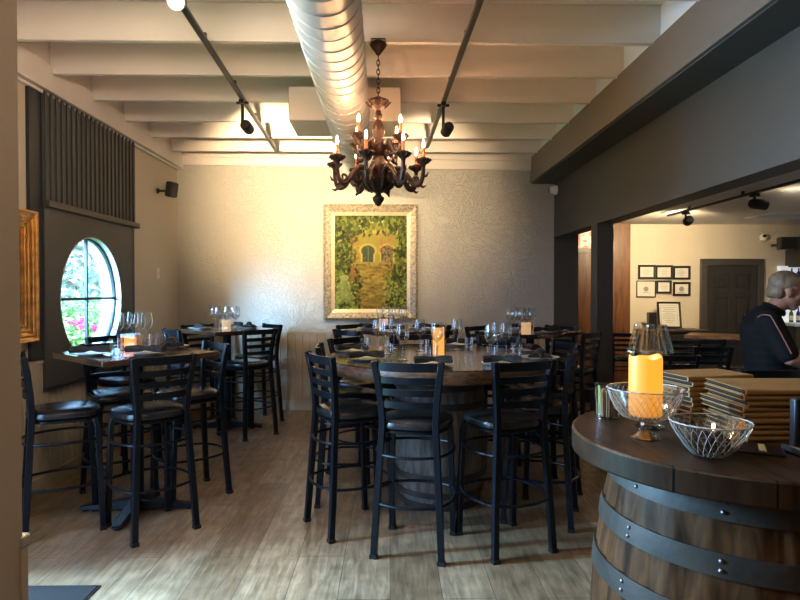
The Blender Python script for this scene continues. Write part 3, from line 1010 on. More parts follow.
def painting():
    w, h = 1.145, 1.405
    root = tag(empty('framed_painting', (-.232, YB - .002, 1.795)), 'large framed garden painting in an ornate gilt frame on plaster wall', 'painting')
    frame_box(['frame', 'frame_moulding', 'frame_liner'], root, w, h, [(0, .035, -.05, 0), (.03, .095, -.075, 0), (.09, .135, -.05, 0)], [M['champagne'], M['champagne'], M['champagne_in']])
    b = MB()
    n = 30
    for k in range(n + 1):                          # carved beads along the moulding
        x = -w / 2 + .03 + (w - .06) * k / n
        for zz in (-h / 2 + .03, h / 2 - .03):
            b.sphere((x, -.058, zz), (.018, .016, .024), 6, 5)
    n = 38
    for k in range(n + 1):
        zz = -h / 2 + .03 + (h - .06) * k / n
        for x in (-w / 2 + .03, w / 2 - .03):
            b.sphere((x, -.058, zz), (.024, .016, .018), 6, 5)
    b.build('carved_beading', M['champagne'], root, smooth=True)
    # the painted canvas: brush strokes stored as colours of the canvas itself
    cw, chh = w - .25, h - .25
    nx, nz = 110, 140
    rng = np.random.default_rng(5)
    U, V = np.meshgrid(np.linspace(0, 1, nx + 1), np.linspace(0, 1, nz + 1))
    img = np.zeros((nz + 1, nx + 1, 3))
    img[:] = (.10, .11, .03)

    def blob(cx, cy, rx, ry, col, al=1.0, ang=0.0):
        dx, dy = U - cx, (V - cy)
        x = (dx * cos(ang) + dy * sin(ang)) / rx
        y = (-dx * sin(ang) + dy * cos(ang)) / ry
        m = np.clip(1.3 - (x * x + y * y), 0, .3) / .3 * al
        img[:] = img * (1 - m[..., None]) + np.array(col) * m[..., None]

    def rect(x0, x1, y0, y1, col):
        m = ((U > x0) & (U < x1) & (V > y0) & (V < y1))
        img[m] = col
    rect(.32, .95, .86, 1.01, (.62, .66, .50))                       # pale sky
    rect(.25, .88, .48, .88, (.50, .40, .15))                        # ochre wall
    rect(.25, .88, .80, .84, (.72, .56, .22))
    rect(.38, .72, .88, .92, (.55, .42, .16))
    for cx in (.46, .72):                                            # two arches
        rect(cx - .10, cx + .10, .50, .62, (.70, .54, .20))
        blob(cx, .62, .115, .075, (.70, .54, .20))
        rect(cx - .075, cx + .075, .50, .62, (.12, .15, .13))
        blob(cx, .62, .085, .055, (.12, .15, .13))
        rect(cx - .005, cx + .005, .50, .66, (.34, .34, .22))
    for k in range(500):                                             # path of light and earth
        y = rng.random() ** 1.2 * .48
        x = .52 + (rng.random() - .5) * (.50 - .35 * y)
        c = np.array((.46, .33, .13)) * rng.uniform(.45, 1.45)
        blob(x, y, .05, .012, c, .7, rng.normal(0, .25))
    greens = [(.10, .14, .035), (.20, .26, .06), (.34, .38, .10), (.07, .09, .03), (.45, .45, .16), (.27, .30, .08)]
    for k in range(1500):                                            # foliage left, right and above
        s = rng.random()
        if s < .42:
            x, y = rng.random() ** 1.6 * .36, rng.random()
        elif s < .78:
            x, y = 1 - rng.random() ** 1.6 * .30, rng.random()
        else:
            x, y = rng.random(), 1 - rng.random() ** 2 * .22
        if .30 < x < .84 and .42 < y < .80 and rng.random() < .85:
            continue
        c = np.array(greens[rng.integers(0, 6)]) * rng.uniform(.35, 1.15)
        blob(x, y, rng.uniform(.012, .04), rng.uniform(.008, .02), c, .9, rng.uniform(0, pi))
    for k in range(60):
        blob(rng.uniform(.62, .80), rng.uniform(.36, .80), .016, .011, (.55, .28, .20), .75, rng.uniform(0, pi))
        blob(rng.uniform(.22, .34), rng.uniform(.30, .78), .015, .010, (.50, .20, .10), .55, rng.uniform(0, pi))
    blob(.14, .22, .08, .10, (.50, .52, .28), .7)                    # pale urn on the left
    blob(.14, .14, .11, .05, (.42, .45, .22), .7)
    blob(.14, .34, .06, .03, (.55, .56, .32), .8)
    for k in range(260):
        x = rng.choice([rng.uniform(0, .32), rng.uniform(.66, 1)])
        blob(x, rng.uniform(0, .30), .014, .009, np.array((.55, .58, .28)) * rng.uniform(.4, 1.2), .7, rng.uniform(0, pi))
    for k in range(160):
        blob(rng.random(), rng.random(), .02, .006, np.array((.75, .66, .30)) * rng.uniform(.5, 1.2), .35, rng.uniform(0, pi))
    img = np.clip(img, 0, 1) ** 1.25 * np.array((.50, .56, .36))
    vs = [(-cw / 2 + cw * u, -.018, -chh / 2 + chh * v) for v in np.linspace(0, 1, nz + 1) for u in np.linspace(0, 1, nx + 1)]
    fs = [(r * (nx + 1) + c, r * (nx + 1) + c + 1, (r + 1) * (nx + 1) + c + 1, (r + 1) * (nx + 1) + c) for r in range(nz) for c in range(nx)]
    m_, nt_, p_, _ = new_mat('oil_paint_strokes')
    at_ = nt_.nodes.new('ShaderNodeAttribute'); at_.attribute_name = 'paint'
    nt_.links.new(at_.outputs['Color'], p_.inputs['Base Color'])
    p_.inputs['Roughness'].default_value = .6
    p_.inputs['Specular IOR Level'].default_value = .15
    o = MB().add(vs, fs).build('canvas', m_, root, fix=False)
    ca = o.data.color_attributes.new('paint', 'FLOAT_COLOR', 'POINT')
    dat = np.ones(((nx + 1) * (nz + 1), 4), dtype=np.float32)
    dat[:, :3] = img.reshape(-1, 3)
    ca.data.foreach_set('color', dat.ravel())
    return root


painting()

gf = tag(empty('picture_frame', (XL + .002, 3.90, 1.555), radians(90)), 'deep gold picture frame on the left wall beside charcoal panel', 'picture')
frame_box(['frame', 'frame_moulding', 'frame_liner'], gf, .90, .93, [(0, .05, -.055, 0), (.045, .10, -.04, 0), (.095, .14, -.03, 0)], [M['gold'], M['gold'], M['gold']])
b = MB()
for ins, yy, rr in ((.012, -.055, .012), (.05, -.050, .009), (.085, -.038, .008), (.12, -.034, .007)):
    W, H = .45 - ins, .465 - ins
    for q0, q1 in (((-W, -H), (W, -H)), ((W, -H), (W, H)), ((W, H), (-W, H)), ((-W, H), (-W, -H))):
        b.tube([(q0[0], yy, q0[1]), (q1[0], yy, q1[1])], rr, 8)
b.build('frame_ridges', M['gold'], gf, smooth=True)
MB().box((-.33, -.012, -.345), (.33, -.004, .345)).build('canvas', mat('dim_brown_canvas', (.12, .09, .06), .5, var=.5, vscale=6), gf)

# wall loudspeaker, switch, dome cameras
sp = tag(empty('wall_loudspeaker', (XL, 6.72, 2.56)), 'small black loudspeaker on a bracket high on the left wall', 'speaker')
MB().lathe([(.03, 0), (.03, .015), (.012, .02), (.012, .11), (0, .11)], n=12, M=Matrix.Rotation(radians(90), 4, 'Y')).build('bracket', M['plastic_black'], sp, smooth=True)
T = Matrix.Translation((.155, 0, .015)) @ Matrix.Rotation(radians(-18), 4, 'Z') @ Matrix.Rotation(radians(8), 4, 'Y')
MB().cbox((0, 0, 0), (.085, .12, .17), M=T).build('cabinet', M['plastic_black'], sp, bevel=.02, seg=3)
MB().cbox((.044, 0, 0), (.006, .10, .15), M=T).build('grille', mat('speaker_mesh', (.02, .02, .021), .7, bump=.6, bscale=500), sp)
sw = tag(empty('light_switch', (XL, 6.72, 1.645)), 'white switch plate on the left wall below the loudspeaker', 'switch')
MB().box((0, -.036, -.06), (.006, .036, .06)).build('plate', M['plastic_white'], sw, bevel=.003)
MB().box((.006, -.008, -.018), (.014, .008, .018)).build('toggle', M['plastic_white'], sw)


def dome_camera(loc, rot, label):
    r = tag(empty('dome_camera', loc), label, 'security camera')
    T = Euler(rot).to_matrix().to_4x4()
    MB().lathe([(.0, 0), (.055, 0), (.058, .02), (.05, .035), (0, .035)], n=24, M=T).build('mount', M['plastic_white'], r, smooth=True)
    MB().lathe([(.046, .03), (.045, .05), (.036, .07), (.02, .083), (0, .088)], n=24, M=T).build('housing', M['plastic_white'], r, smooth=True)
    MB().sphere((-.015 if rot[0] else 0, .02, .068), .027, 14, 8, M=T).build('lens', M['plastic_black'], r, smooth=True)
    return r


dome_camera((XR - .001, 7.22, 2.665), (0, radians(-90), 0), 'white dome camera at the corner of the plaster and charcoal walls')
dome_camera((5.64, YBB - .001, 2.25), (radians(90), 0, 0), 'white dome camera on the cream wall above the black door')

# ================================================================== bar stools
def arcpts(p0, p1, bow, n=9):
    p0, p1 = Vector(p0), Vector(p1)
    out = []
    d = (p1 - p0)
    nrm = Vector((d.y, -d.x, 0)).normalized()
    for k in range(n):
        t = k / (n - 1)
        out.append(p0 + d * t + nrm * (bow * (1 - (2 * t - 1) ** 2)))
    return out


def make_stool():
    root = empty('bar_stool')
    mt = M['metal_black']
    HB = 1.075
    # rear legs run up into the back posts
    for s in (-1, 1):
        pts = [(s * .187, -.215, 0), (s * .176, -.198, .25), (s * .160, -.182, .52), (s * .150, -.172, .68), (s * .148, -.170, .74), (s * .155, -.176, .85), (s * .170, -.190, .97), (s * .186, -.208, HB)]
        lg = MB().tube(pts, .0175, 4, square=True).build('leg', mt, root, bevel=.003, seg=1)
        MB().cbox((s * .187, -.215, .011), (.040, .040, .022)).build('foot_cap', M['plastic_black'], lg)
    for s in (-1, 1):
        pts = [(s * .188, .195, 0), (s * .182, .182, .36), (s * .174, .170, .64), (s * .164, .158, .675), (s * .14, .135, .687)]
        lg = MB().tube(pts, .016, 4, square=True).build('leg', mt, root, bevel=.003, seg=1)
        MB().cbox((s * .188, .195, .011), (.037, .037, .022)).build('foot_cap', M['plastic_black'], lg)

    def W_(z):
        P = [(.68, .148), (.74, .146), (.85, .153), (.97, .168), (1.075, .184)]
        for (a, b_), (c, d) in zip(P, P[1:]):
            if z <= c:
                return b_ + (d - b_) * (z - a) / (c - a)
        return .184

    def slat(z0, z1, y, name, bow=.03):
        n = 11
        vs, fs = [], []
        for k in range(n):
            t = 2 * k / (n - 1) - 1
            x = t * W_(( z0 + z1) / 2)
            yy = y - bow * (1 - t * t)
            vs += [(x, yy - .006, z0), (x, yy + .006, z0), (x, yy + .006, z1), (x, yy - .006, z1)]
        for k in range(n - 1):
            a, c = 4 * k, 4 * k + 4
            fs += [(a, c, c + 1, a + 1), (a + 1, c + 1, c + 2, a + 2), (a + 2, c + 2, c + 3, a + 3), (a + 3, c + 3, c, a)]
        fs += [(3, 2, 1, 0), tuple(4 * (n - 1) + q for q in range(4))]
        MB().add(vs, fs).build(name, mt, root, smooth=True)
    slat(1.022, 1.070, -.202, 'top_rail')
    slat(.955, .991, -.190, 'back_slat')
    slat(.888, .924, -.183, 'back_slat')
    slat(.820, .856, -.176, 'back_slat')
    # seat
    outline = []
    n = 40
    for k in range(n):
        a = 2 * pi * k / n
        c, s = cos(a), sin(a)
        e = 2 / 3.0
        x = .205 * abs(c) ** e * (1 if c > 0 else -1)
        y = .200 * abs(s) ** e * (1 if s > 0 else -1)
        x *= 1 + .06 * y / .2
        outline.append((x, y))
    vs, fs = [], []
    layers = [(.93, .694), (1.0, .704), (1.01, .717), (.98, .734), (.88, .745), (.6, .753), (.25, .756)]
    for q, z in layers:
        vs += [(x * q, y * q + .005, z) for x, y in outline]
    for l in range(len(layers) - 1):
        for k in range(n):
            k2 = (k + 1) % n
            fs.append((l * n + k, l * n + k2, (l + 1) * n + k2, (l + 1) * n + k))
    fs.append(tuple(range(n - 1, -1, -1)))
    fs.append(tuple((len(layers) - 1) * n + k for k in range(n)))
    MB().add(vs, fs).build('seat', M['vinyl'], root, smooth=True)
    b = MB()
    ring = [(x * .90, y * .90 + .005, .684) for x, y in outline]
    b.tube(ring, .011, 6, closed=True)
    b.build('seat_frame', mt, root, smooth=True)

    def ring_(z, name, q, r=.0085):
        fy, ry = .185 + q, -.19 - q
        rx = .157 if z > .45 else .174
        cs = [(-rx, ry, z), (rx, ry, z), (.180, fy, z), (-.180, fy, z)]
        b = MB()
        for k in range(4):
            b.tube(arcpts(cs[k], cs[(k + 1) % 4], .05), r, 7)
        b.build(name, mt, root, smooth=True)
    ring_(.56, 'upper_ring', -.010)
    ring_(.295, 'foot_ring', .003)
    return root


stool0 = make_stool()
stool_used = [False]


def stool(x, y, fx, fy, label, group, z=0.0):
    o = stool0 if not stool_used[0] else copy_tree(stool0)
    stool_used[0] = True
    o.location = (x, y, z)
    o.rotation_euler = (0, 0, atan2(-fx, fy))
    tag(o, label, 'bar stool', group)
    return o


g1 = 'stools at the square window table'
stool(-1.47, 3.70, -.70, .72, 'black ladder-back bar stool nearest the viewer at the square window table, back turned', g1)
stool(-2.015, 3.72, .84, .54, 'black ladder-back bar stool in side view beside the tan wall end', g1)
stool(-1.44, 4.31, -.75, -.66, 'black ladder-back bar stool on the far right side of the square window table', g1)
stool(-1.93, 4.29, .66, -.75, 'black ladder-back bar stool between the square window table and charcoal panel', g1)
stool(-2.22, 5.05, .92, -.38, 'black ladder-back bar stool standing under the round window', g1)
g2 = 'stools at the corner table'
stool(-1.435, 6.07, -.75, .66, 'black ladder-back bar stool at the corner table, back turned to the room', g2)
stool(-1.49, 6.69, -.75, -.66, 'black ladder-back bar stool at the corner table, nearest the back wall beadboard', g2)
stool(-2.0, 6.62, .75, -.66, 'black ladder-back bar stool deepest in the corner of the two walls', g2)
stool(-2.0, 6.08, .75, .66, 'narrow-looking bar stool lit blue by the window at the corner table', g2)
g3 = 'stools round the big barrel table'
stool(.145, 3.41, .25, .97, 'black bar stool in front of the round barrel table, left of the two backs', g3)
stool(.658, 3.44, -.36, .93, 'black bar stool in front of the round barrel table, right of the two backs', g3)
stool(-.245, 3.72, .87, .49, 'bar stool at the left front of the round barrel table, lit bluish', g3)
stool(-.285, 4.215, 1.0, .06, 'bar stool at the left side of the round table behind the bluish one', g3)
stool(-.20, 4.76, .77, -.64, 'bar stool behind the round barrel table on its left', g3)
stool(.22, 4.99, .17, -.98, 'bar stool behind the round table and its glowing candle', g3)
stool(.80, 4.87, -.55, -.83, 'bar stool behind the round barrel table on its right', g3)
stool(.96, 3.83, -.93, .36, 'bar stool at the right side of the round barrel table, back turned to the bar', g3)
stool(1.10, 4.38, -.98, -.20, 'bar stool at the right rear of the round table, nearest the charcoal post', g3)
g4 = 'stools at the table under the painting'
stool(-.27, 5.93, .75, .66, 'bar stool at the table under the painting, front left', g4)
stool(-.30, 6.62, .75, -.66, 'bar stool at the table under the painting, back left', g4)
stool(.38, 6.60, -.75, -.66, 'bar stool at the table under the painting, back right', g4)
stool(.38, 5.92, -.75, .66, 'bar stool at the table under the painting, front right', g4)
g5 = 'stools at the table by the charcoal wall'
stool(1.08, 6.28, .75, -.66, 'bar stool against the grey plaster at the far right table', g5)
stool(1.10, 5.66, .75, .66, 'bar stool at the left front of the far right table', g5)
stool(1.70, 5.60, -.75, .66, 'bar stool at the far right table beside the charcoal post', g5)
stool(1.70, 6.32, -.75, -.66, 'bar stool at the far right table in the dark corner', g5)
g6 = 'stools in the bar'
for x, y, fx, fy, lb in ((3.46, 7.2, -.05, 1, 'bar stool in the bar, left one of the row at the long counter'),
                         (3.78, 7.25, -.1, 1, 'bar stool in the bar, middle one of the row at the long counter'),
                         (3.37, 6.35, .1, 1, 'bar stool in the bar, nearest the room of those at the long counter'),
                         (4.22, 7.15, -.5, .85, 'bar stool in the bar, rightmost at the long counter beside the man'),
                         (2.62, 5.55, .2, 1, 'low-placed bar stool in the bar behind the glowing pillar candle'),
                         (3.24, 8.35, .1, 1, 'bar stool standing by the wood panelling beyond the charcoal post')):
    stool(x, y, fx, fy, lb, g6, ZBAR)
stool(1.86, 3.10, -.12, .99, 'bar stool behind the menu stack, only its curved top showing', 'stool at the barrel by the entrance')

# ================================================================== dining tables
def square_table(cx, cy, label, ang=radians(48), w=.76, zt=1.05, group='square pedestal tables'):
    root = tag(empty('pedestal_table', (cx, cy, 0), ang), label, 'table', group)
    MB().box((-w / 2, -w / 2, zt - .038), (w / 2, w / 2, zt)).build('tabletop', M['table_wood'], root, bevel=.006)
    MB().tube([(0, 0, .05), (0, 0, zt - .06)], .042, 20).build('column', M['metal_black'], root, smooth=True)
    MB().cbox((0, 0, zt - .052), (.36, .36, .02)).build('top_plate', M['metal_black'], root)
    b = MB()
    for k in range(4):
        T = Matrix.Rotation(pi / 2 * k + pi / 4, 4, 'Z')
        b.add([(0, -.04, 0.012), (.36, -.03, 0.012), (.36, .03, 0.012), (0, .04, 0.012), (0, -.04, .085), (.36, -.026, .035), (.36, .026, .035), (0, .04, .085)],
              [(3, 2, 1, 0), (4, 5, 6, 7), (0, 1, 5, 4), (1, 2, 6, 5), (2, 3, 7, 6), (3, 0, 4, 7)], T)
        b.lathe([(0, 0), (.025, 0), (.025, .014), (0, .014)], (.34, 0, 0), 10, M=T)
    b.build('cross_base', M['metal_black'], root, bevel=.004)
    return root


T1, T2, T3, T4 = (-1.68, 4.0), (-1.72, 6.36), (.06, 6.26), (1.40, 5.97)
square_table(*T1, 'square dark wood pedestal table set for dinner beside the round window')
square_table(*T2, 'square dark wood pedestal table in the corner of the plaster wall')
square_table(*T3, 'square dark wood pedestal table below the garden painting')
square_table(*T4, 'square dark wood pedestal table at far right by the charcoal wall')


def barrel_profile(H, rb, re):
    out = []
    for k in range(17):
        t = k / 16
        out.append((re + (rb - re) * (1 - (2 * t - 1) ** 2), t * H))
    return out


def build_barrel(root, H, rb, re, stave, hoops, n_st=26, name='barrel_body', rivets=True):
    prof = barrel_profile(H, rb, re)
    n = n_st * 4
    vs, fs = [], []
    for r, z in prof:
        for k in range(n):
            a = 2 * pi * k / n
            q = r - (.006 if k % 4 == 0 else 0)
            vs.append((q * cos(a), q * sin(a), z))
    for l in range(len(prof) - 1):
        for k in range(n):
            k2 = (k + 1) % n
            fs.append((l * n + k, l * n + k2, (l + 1) * n + k2, (l + 1) * n + k))
    fs.append(tuple(range(n - 1, -1, -1)))
    fs.append(tuple((len(prof) - 1) * n + k for k in range(n)))
    MB().add(vs, fs).build(name, stave, root, smooth=True)
    R = lambda z: re + (rb - re) * (1 - (2 * z / H - 1) ** 2)
    for z0, z1 in hoops:
        a0, a1 = R(z0) + .001, R(z1) + .001
        zm = (z0 + z1) / 2
        h = MB().lathe([(a0, z0), (a0 + .004, z0), (R(zm) + .006, zm), (a1 + .004, z1), (a1, z1)], n=96).build('hoop', M['hoop'], root, smooth=True)
        if rivets:
            for a in (3.42, 4.05):
                for zz in (z0 + (z1 - z0) * .3, z0 + (z1 - z0) * .7):
                    MB().sphere(((R(zz) + .005) * cos(a), (R(zz) + .005) * sin(a), zz), .0055, 8, 6).build('rivet', M['rivet'], h, smooth=True)


RT = (.35, 4.2)
rt = tag(empty('barrel_table', (*RT, 0)), 'large round plank-top table standing on a wine barrel, set for dinner', 'table')
circ = [(.80 * cos(2 * pi * k / 96), .80 * sin(2 * pi * k / 96)) for k in range(96)]
MB().prism(circ, .992, 1.0).build('tabletop', M['round_wood'], rt)
MB().lathe([(.0, .915), (.796, .915), (.802, .925), (.803, .985), (.798, .994), (0, .994)], n=96).build('table_edge', M['round_edge'], rt, smooth=True)
build_barrel(rt, .915, .335, .275, M['stave_dark'], [(.0, .05), (.085, .125), (.20, .245), (.67, .715), (.79, .83), (.865, .915)], rivets=False)

HT = (.904, 1.504)
ZH = 1.09
ht = tag(empty('host_barrel', (*HT, 0)), 'oak wine barrel with a thick brown plank top in the right foreground', 'barrel')
RH = .405
poly = [(-.015 + RH * cos(2 * pi * k / 96), .02 + RH * sin(2 * pi * k / 96)) for k in range(96)]
MB().prism(poly, ZH - .058, ZH).build('plank_top', M['host_top'], ht, bevel=.006, seg=2)
build_barrel(ht, ZH - .058, .378, .315, M['stave'], [(0, .06), (.12, .165), (.27, .315), (.735, .785), (.862, .91), (.975, 1.032)])

# ================================================================== table ware
Z1, ZR = 1.05, 1.0


def lathe_obj(name, prof, m, n=20, c=(0, 0, 0)):
    return MB().lathe(prof, c, n).build(name, m, None, smooth=True, fix=False)


wine_prof = [(0, 0.0), (.033, 0.001), (.034, .003), (.012, .007), (.0048, .014), (.0042, .092), (.008, .1), (.024, .112), (.037, .135), (.041, .158), (.038, .185), (.032, .222)]
tumbler_prof = [(0, .004), (.026, .004), (.030, .0), (.031, .006), (.036, .105)]
wine0 = lathe_obj('wine_glass', wine_prof, M['glass'])
tumb0 = lathe_obj('water_tumbler', tumbler_prof, M['glass'], 18)
plate0 = lathe_obj('dinner_plate', [(0, .004), (.06, .004), (.07, 0), (.075, .004), (.125, .014), (.128, .017), (.122, .017), (.075, .008), (0, .007)], M['china'], 36)
used = set()


def place(src, loc, label, cat, group, rz=0, s=1.0):
    o = src if src.name not in used else copy_tree(src)
    used.add(src.name)
    o.location = loc
    o.rotation_euler = (0, 0, rz)
    s = 1.07 if src is wine0 else s
    o.scale = (s, s, s)
    tag(o, label, cat, group)
    return o


exp_ = math.exp


def napkin_mesh(L=.23, W=.095, H=.045, seed=1):
    rng = random.Random(seed)
    b = MB()
    n, m = 14, 14
    vs, fs = [], []
    for i in range(n + 1):
        t = i / n
        x = (t - .5) * L
        w = W * (.55 + .55 * abs(2 * t - 1)) * (1 + .08 * sin(t * 17 + seed))
        for k in range(m):
            a = 2 * pi * k / m
            fold = 1 + .12 * sin(3 * a + seed + t * 2)
            z = H * .5 + H * .5 * sin(a) * fold * (1 - .45 * exp_(-((t - .5) / .13) ** 2)) - H * .10 * (2 * t - 1) ** 2
            vs.append((x, w * .5 * cos(a) * fold, max(0.0, z)))
    for i in range(n):
        for k in range(m):
            k2 = (k + 1) % m
            fs.append((i * m + k, i * m + k2, (i + 1) * m + k2, (i + 1) * m + k))
    fs.append(tuple(range(m - 1, -1, -1)))
    fs.append(tuple(n * m + k for k in range(m)))
    b.add(vs, fs)
    return b


nap0 = napkin_mesh().build('folded_napkin', M['napkin'], None, smooth=True)
knot = MB().sphere((0, 0, .033), (.036, .030, .033), 16, 10)
for k in range(5):
    a = k * 1.3
    knot.tube([(0, 0, .02), (.05 * cos(a), .05 * sin(a), .018), (.085 * cos(a), .085 * sin(a), .008)], [.02, .016, .005], 7)
knot0 = knot.build('knotted_napkin', M['napkin'], None, smooth=True)

gw, gt, gp, gn = 'wine glasses on the round table', 'water tumblers on the round table', 'plates on the round table', 'black napkins on the round table'
for u, v, lb in ((402.5, 360, 'wine glass at the front of the round table, left of the candle'),
                 (420, 351, 'wine glass just left of and behind the glowing candle on round table'),
                 (437, 357, 'wine glass standing in front of the glowing candle on round table'),
                 (457, 350, 'lone wine glass to the right of the glowing candle on round table'),
                 (491, 361, 'wine glass in the right-hand group on round table, front'),
                 (497, 355, 'wine glass in the right-hand group on round table, behind the front one'),
                 (506, 357, 'rightmost wine glass of the right-hand group on round table'),
                 (378, 351, 'wine glass in the left-hand group on round table, leftmost'),
                 (387, 354, 'wine glass in the left-hand group on round table, second from left'),
                 (394, 349, 'wine glass in the left-hand group on round table, third from left')):
    place(wine0, on_z(u, v, ZR), lb, 'wine glass', gw)
for u, v, lb in ((365, 353, 'tumbler nearest the left rim of round table'),
                 (388, 360, 'tumbler in front of the left-hand wine glasses on round table'),
                 (424, 354, 'tumbler between wine glasses left of the candle on round table'),
                 (469, 351, 'lone tumbler in the middle right of round table'),
                 (492, 363, 'tumbler in front of the right-hand wine glasses on round table'),
                 (517, 361, 'tumbler farthest right on round table'),
                 (433, 361, 'tumbler in front of the candle at the front of round table')):
    place(tumb0, on_z(u, v, ZR), lb, 'tumbler', gt)
for u, v, rz, nk, lb, lb2 in ((352, 352, .3, 'n', 'white plate by the left rim of round table', 'black napkin on the plate by the left rim of round table'),
                              (366, 360, .2, 'n', 'white plate at the left front of round table', 'black napkin on the plate at the left front of round table'),
                              (433, 365.5, .05, 'n', 'white plate behind the front left stool on round table', 'long black napkin on the plate in front of the candle, round table'),
                              (502, 365, -.1, 'n', 'white plate behind the front right stool on round table', 'black napkin on the plate behind the front right stool, round table'),
                              (540, 359, -.6, 'k', 'white plate by the right rim of round table', 'knotted black napkin on the plate by the right rim of round table'),
                              (527, 351, -1.2, 'n', 'white plate at the right rear of round table', 'black napkin on the plate at the right rear of round table'),
                              (455, 345.5, .1, 'n', 'white plate at the rear of round table', 'black napkin on the plate at the rear of round table')):
    p = on_z(u, v, ZR)
    place(plate0, p, lb, 'plate', gp)
    place(nap0 if nk == 'n' else knot0, (p.x, p.y, ZR + (.0175 if nk == 'n' else .009)), lb2, 'napkin', gn, rz)


def pillar_candle(loc, r, h, label, glow, col=(1.0, .42, .08), glass=True, name='candle', gh=None, group=None):
    root = tag(empty(name, loc), label, 'candle', group)
    wax = emit_mat('glowing_wax', col, glow, (.5, .24, .07))
    n = 28
    prof = [(0, .004), (r * .97, .004), (r, .012), (r, h * .5), (r, h * .96)]
    b = MB()
    vs, fs = [], []
    for rr, z in prof[1:]:
        vs += [(rr * cos(2 * pi * k / n), rr * sin(2 * pi * k / n), z) for k in range(n)]
    top = [h * (1 + .025 * sin(2 * pi * k / n * 2 + 1) + .015 * sin(2 * pi * k / n * 5)) for k in range(n)]
    vs += [(r * .97 * cos(2 * pi * k / n), r * .97 * sin(2 * pi * k / n), top[k]) for k in range(n)]
    vs += [(r * .82 * cos(2 * pi * k / n), r * .82 * sin(2 * pi * k / n), top[k] - .004) for k in range(n)]
    vs += [(r * .7 * cos(2 * pi * k / n), r * .7 * sin(2 * pi * k / n), h * .88) for k in range(n)]
    L = len(vs) // n
    for l in range(L - 1):
        for k in range(n):
            k2 = (k + 1) % n
            fs.append((l * n + k, l * n + k2, (l + 1) * n + k2, (l + 1) * n + k))
    fs.append(tuple(range(n - 1, -1, -1)))
    fs.append(tuple((L - 1) * n + k for k in range(n)))
    b.add(vs, fs).build('wax_pillar', wax, root, smooth=True)
    MB().lathe([(0, h * .88), (.002, h * .88), (.002, h * .97), (0, h * .97)], n=6).build('wick', M['plastic_black'], root)
    if glass:
        g = r * 1.22
        H = gh or h * 1.25
        MB().box((-g, -g, 0), (g, g, .003)).build('glass_base', M['glass'], root)
        b = MB()
        b.prism([(-g, -g), (g, -g), (g, g), (-g, g)], 0, H)
        b.f = b.f[2:]
        b.build('glass_holder', M['glass'], root, fix=False)
    return root


p = on_z(438.5, 355.5, ZR)
pillar_candle(p, .040, .195, 'glowing amber pillar candle in square glass on the round barrel table', .50, gh=.235)
p = on_z(130.5, 349.5, Z1)
pillar_candle(p, .040, .085, 'glowing orange candle in square glass on the table beside round window', .75, (1.0, .30, .05), gh=.11)
p = on_z(226.5, 331.5, Z1)
pillar_candle(p, .045, .115, 'ivory candle glowing faintly on the corner table', .22, (1.0, .72, .45), gh=.13)
p = on_z(383.5, 331, Z1)
pillar_candle(p, .045, .12, 'pinkish candle glowing on the table under the painting', .3, (1.0, .62, .48), gh=.14)
p = on_z(526, 334.5, Z1)
pillar_candle(p, .045, .11, 'peach candle glowing on the far right table', .25, (1.0, .60, .30), gh=.12)

# the square window table
g = 'wine glasses on the square window table'
for u, v, lb in ((118, 346, 'wine glass leftmost in the group round the orange candle, window table'),
                 (126, 343, 'wine glass behind the orange candle on its left, window table'),
                 (133, 342, 'wine glass directly behind the orange candle, window table'),
                 (140, 345, 'wine glass just right of the orange candle, window table'),
                 (147, 343.5, 'rightmost wine glass of the group by the orange candle, window table')):
    place(wine0, on_z(u, v, Z1), lb, 'wine glass', g)
g = 'water tumblers on the square window table'
for u, v, lb in ((115, 355, 'tumbler in front left of the orange candle, window table'), (147, 350, 'tumbler just right of the orange candle, window table'),
                 (154, 348.5, 'tumbler rightmost on the window table')):
    place(tumb0, on_z(u, v, Z1), lb, 'tumbler', g)
for u, v, rz, nk, lb, lb2 in ((91, 355, .2, 'n', 'white plate at the left corner of the window table', 'black napkin on the left corner plate of the window table'),
                              (146, 354.5, .0, 'n', 'white plate behind the nearest stool back on the window table', 'long black napkin behind the nearest stool back, window table'),
                              (171, 348, .4, 'k', 'white plate at the right corner of the window table', 'knotted black napkin at the right corner of the window table')):
    p = on_z(u, v, Z1)
    place(plate0, p, lb, 'plate', 'plates on the square window table')
    place(nap0 if nk == 'n' else knot0, (p.x, p.y, Z1 + (.0175 if nk == 'n' else .009)), lb2, 'napkin', 'napkins on the square window table', rz)
cut = MB().box((-.10, -.008, 0), (.0, .008, .004)).box((0, -.012, 0), (.09, .012, .002)).build('table_knife', mat('polished_steel', (.75, .75, .76), .2, 1.0), None, bevel=.001, seg=1)
p = on_z(112, 358.5, Z1)
cut.location = p
cut.rotation_euler = (0, 0, 1.0)
tag(cut, 'steel knife lying at the front corner of the window table', 'knife')


def cluster(T, offs, label, group):
    for dx, dy in offs:
        place(wine0, (T[0] + dx, T[1] + dy, Z1), label, 'wine glass', group)


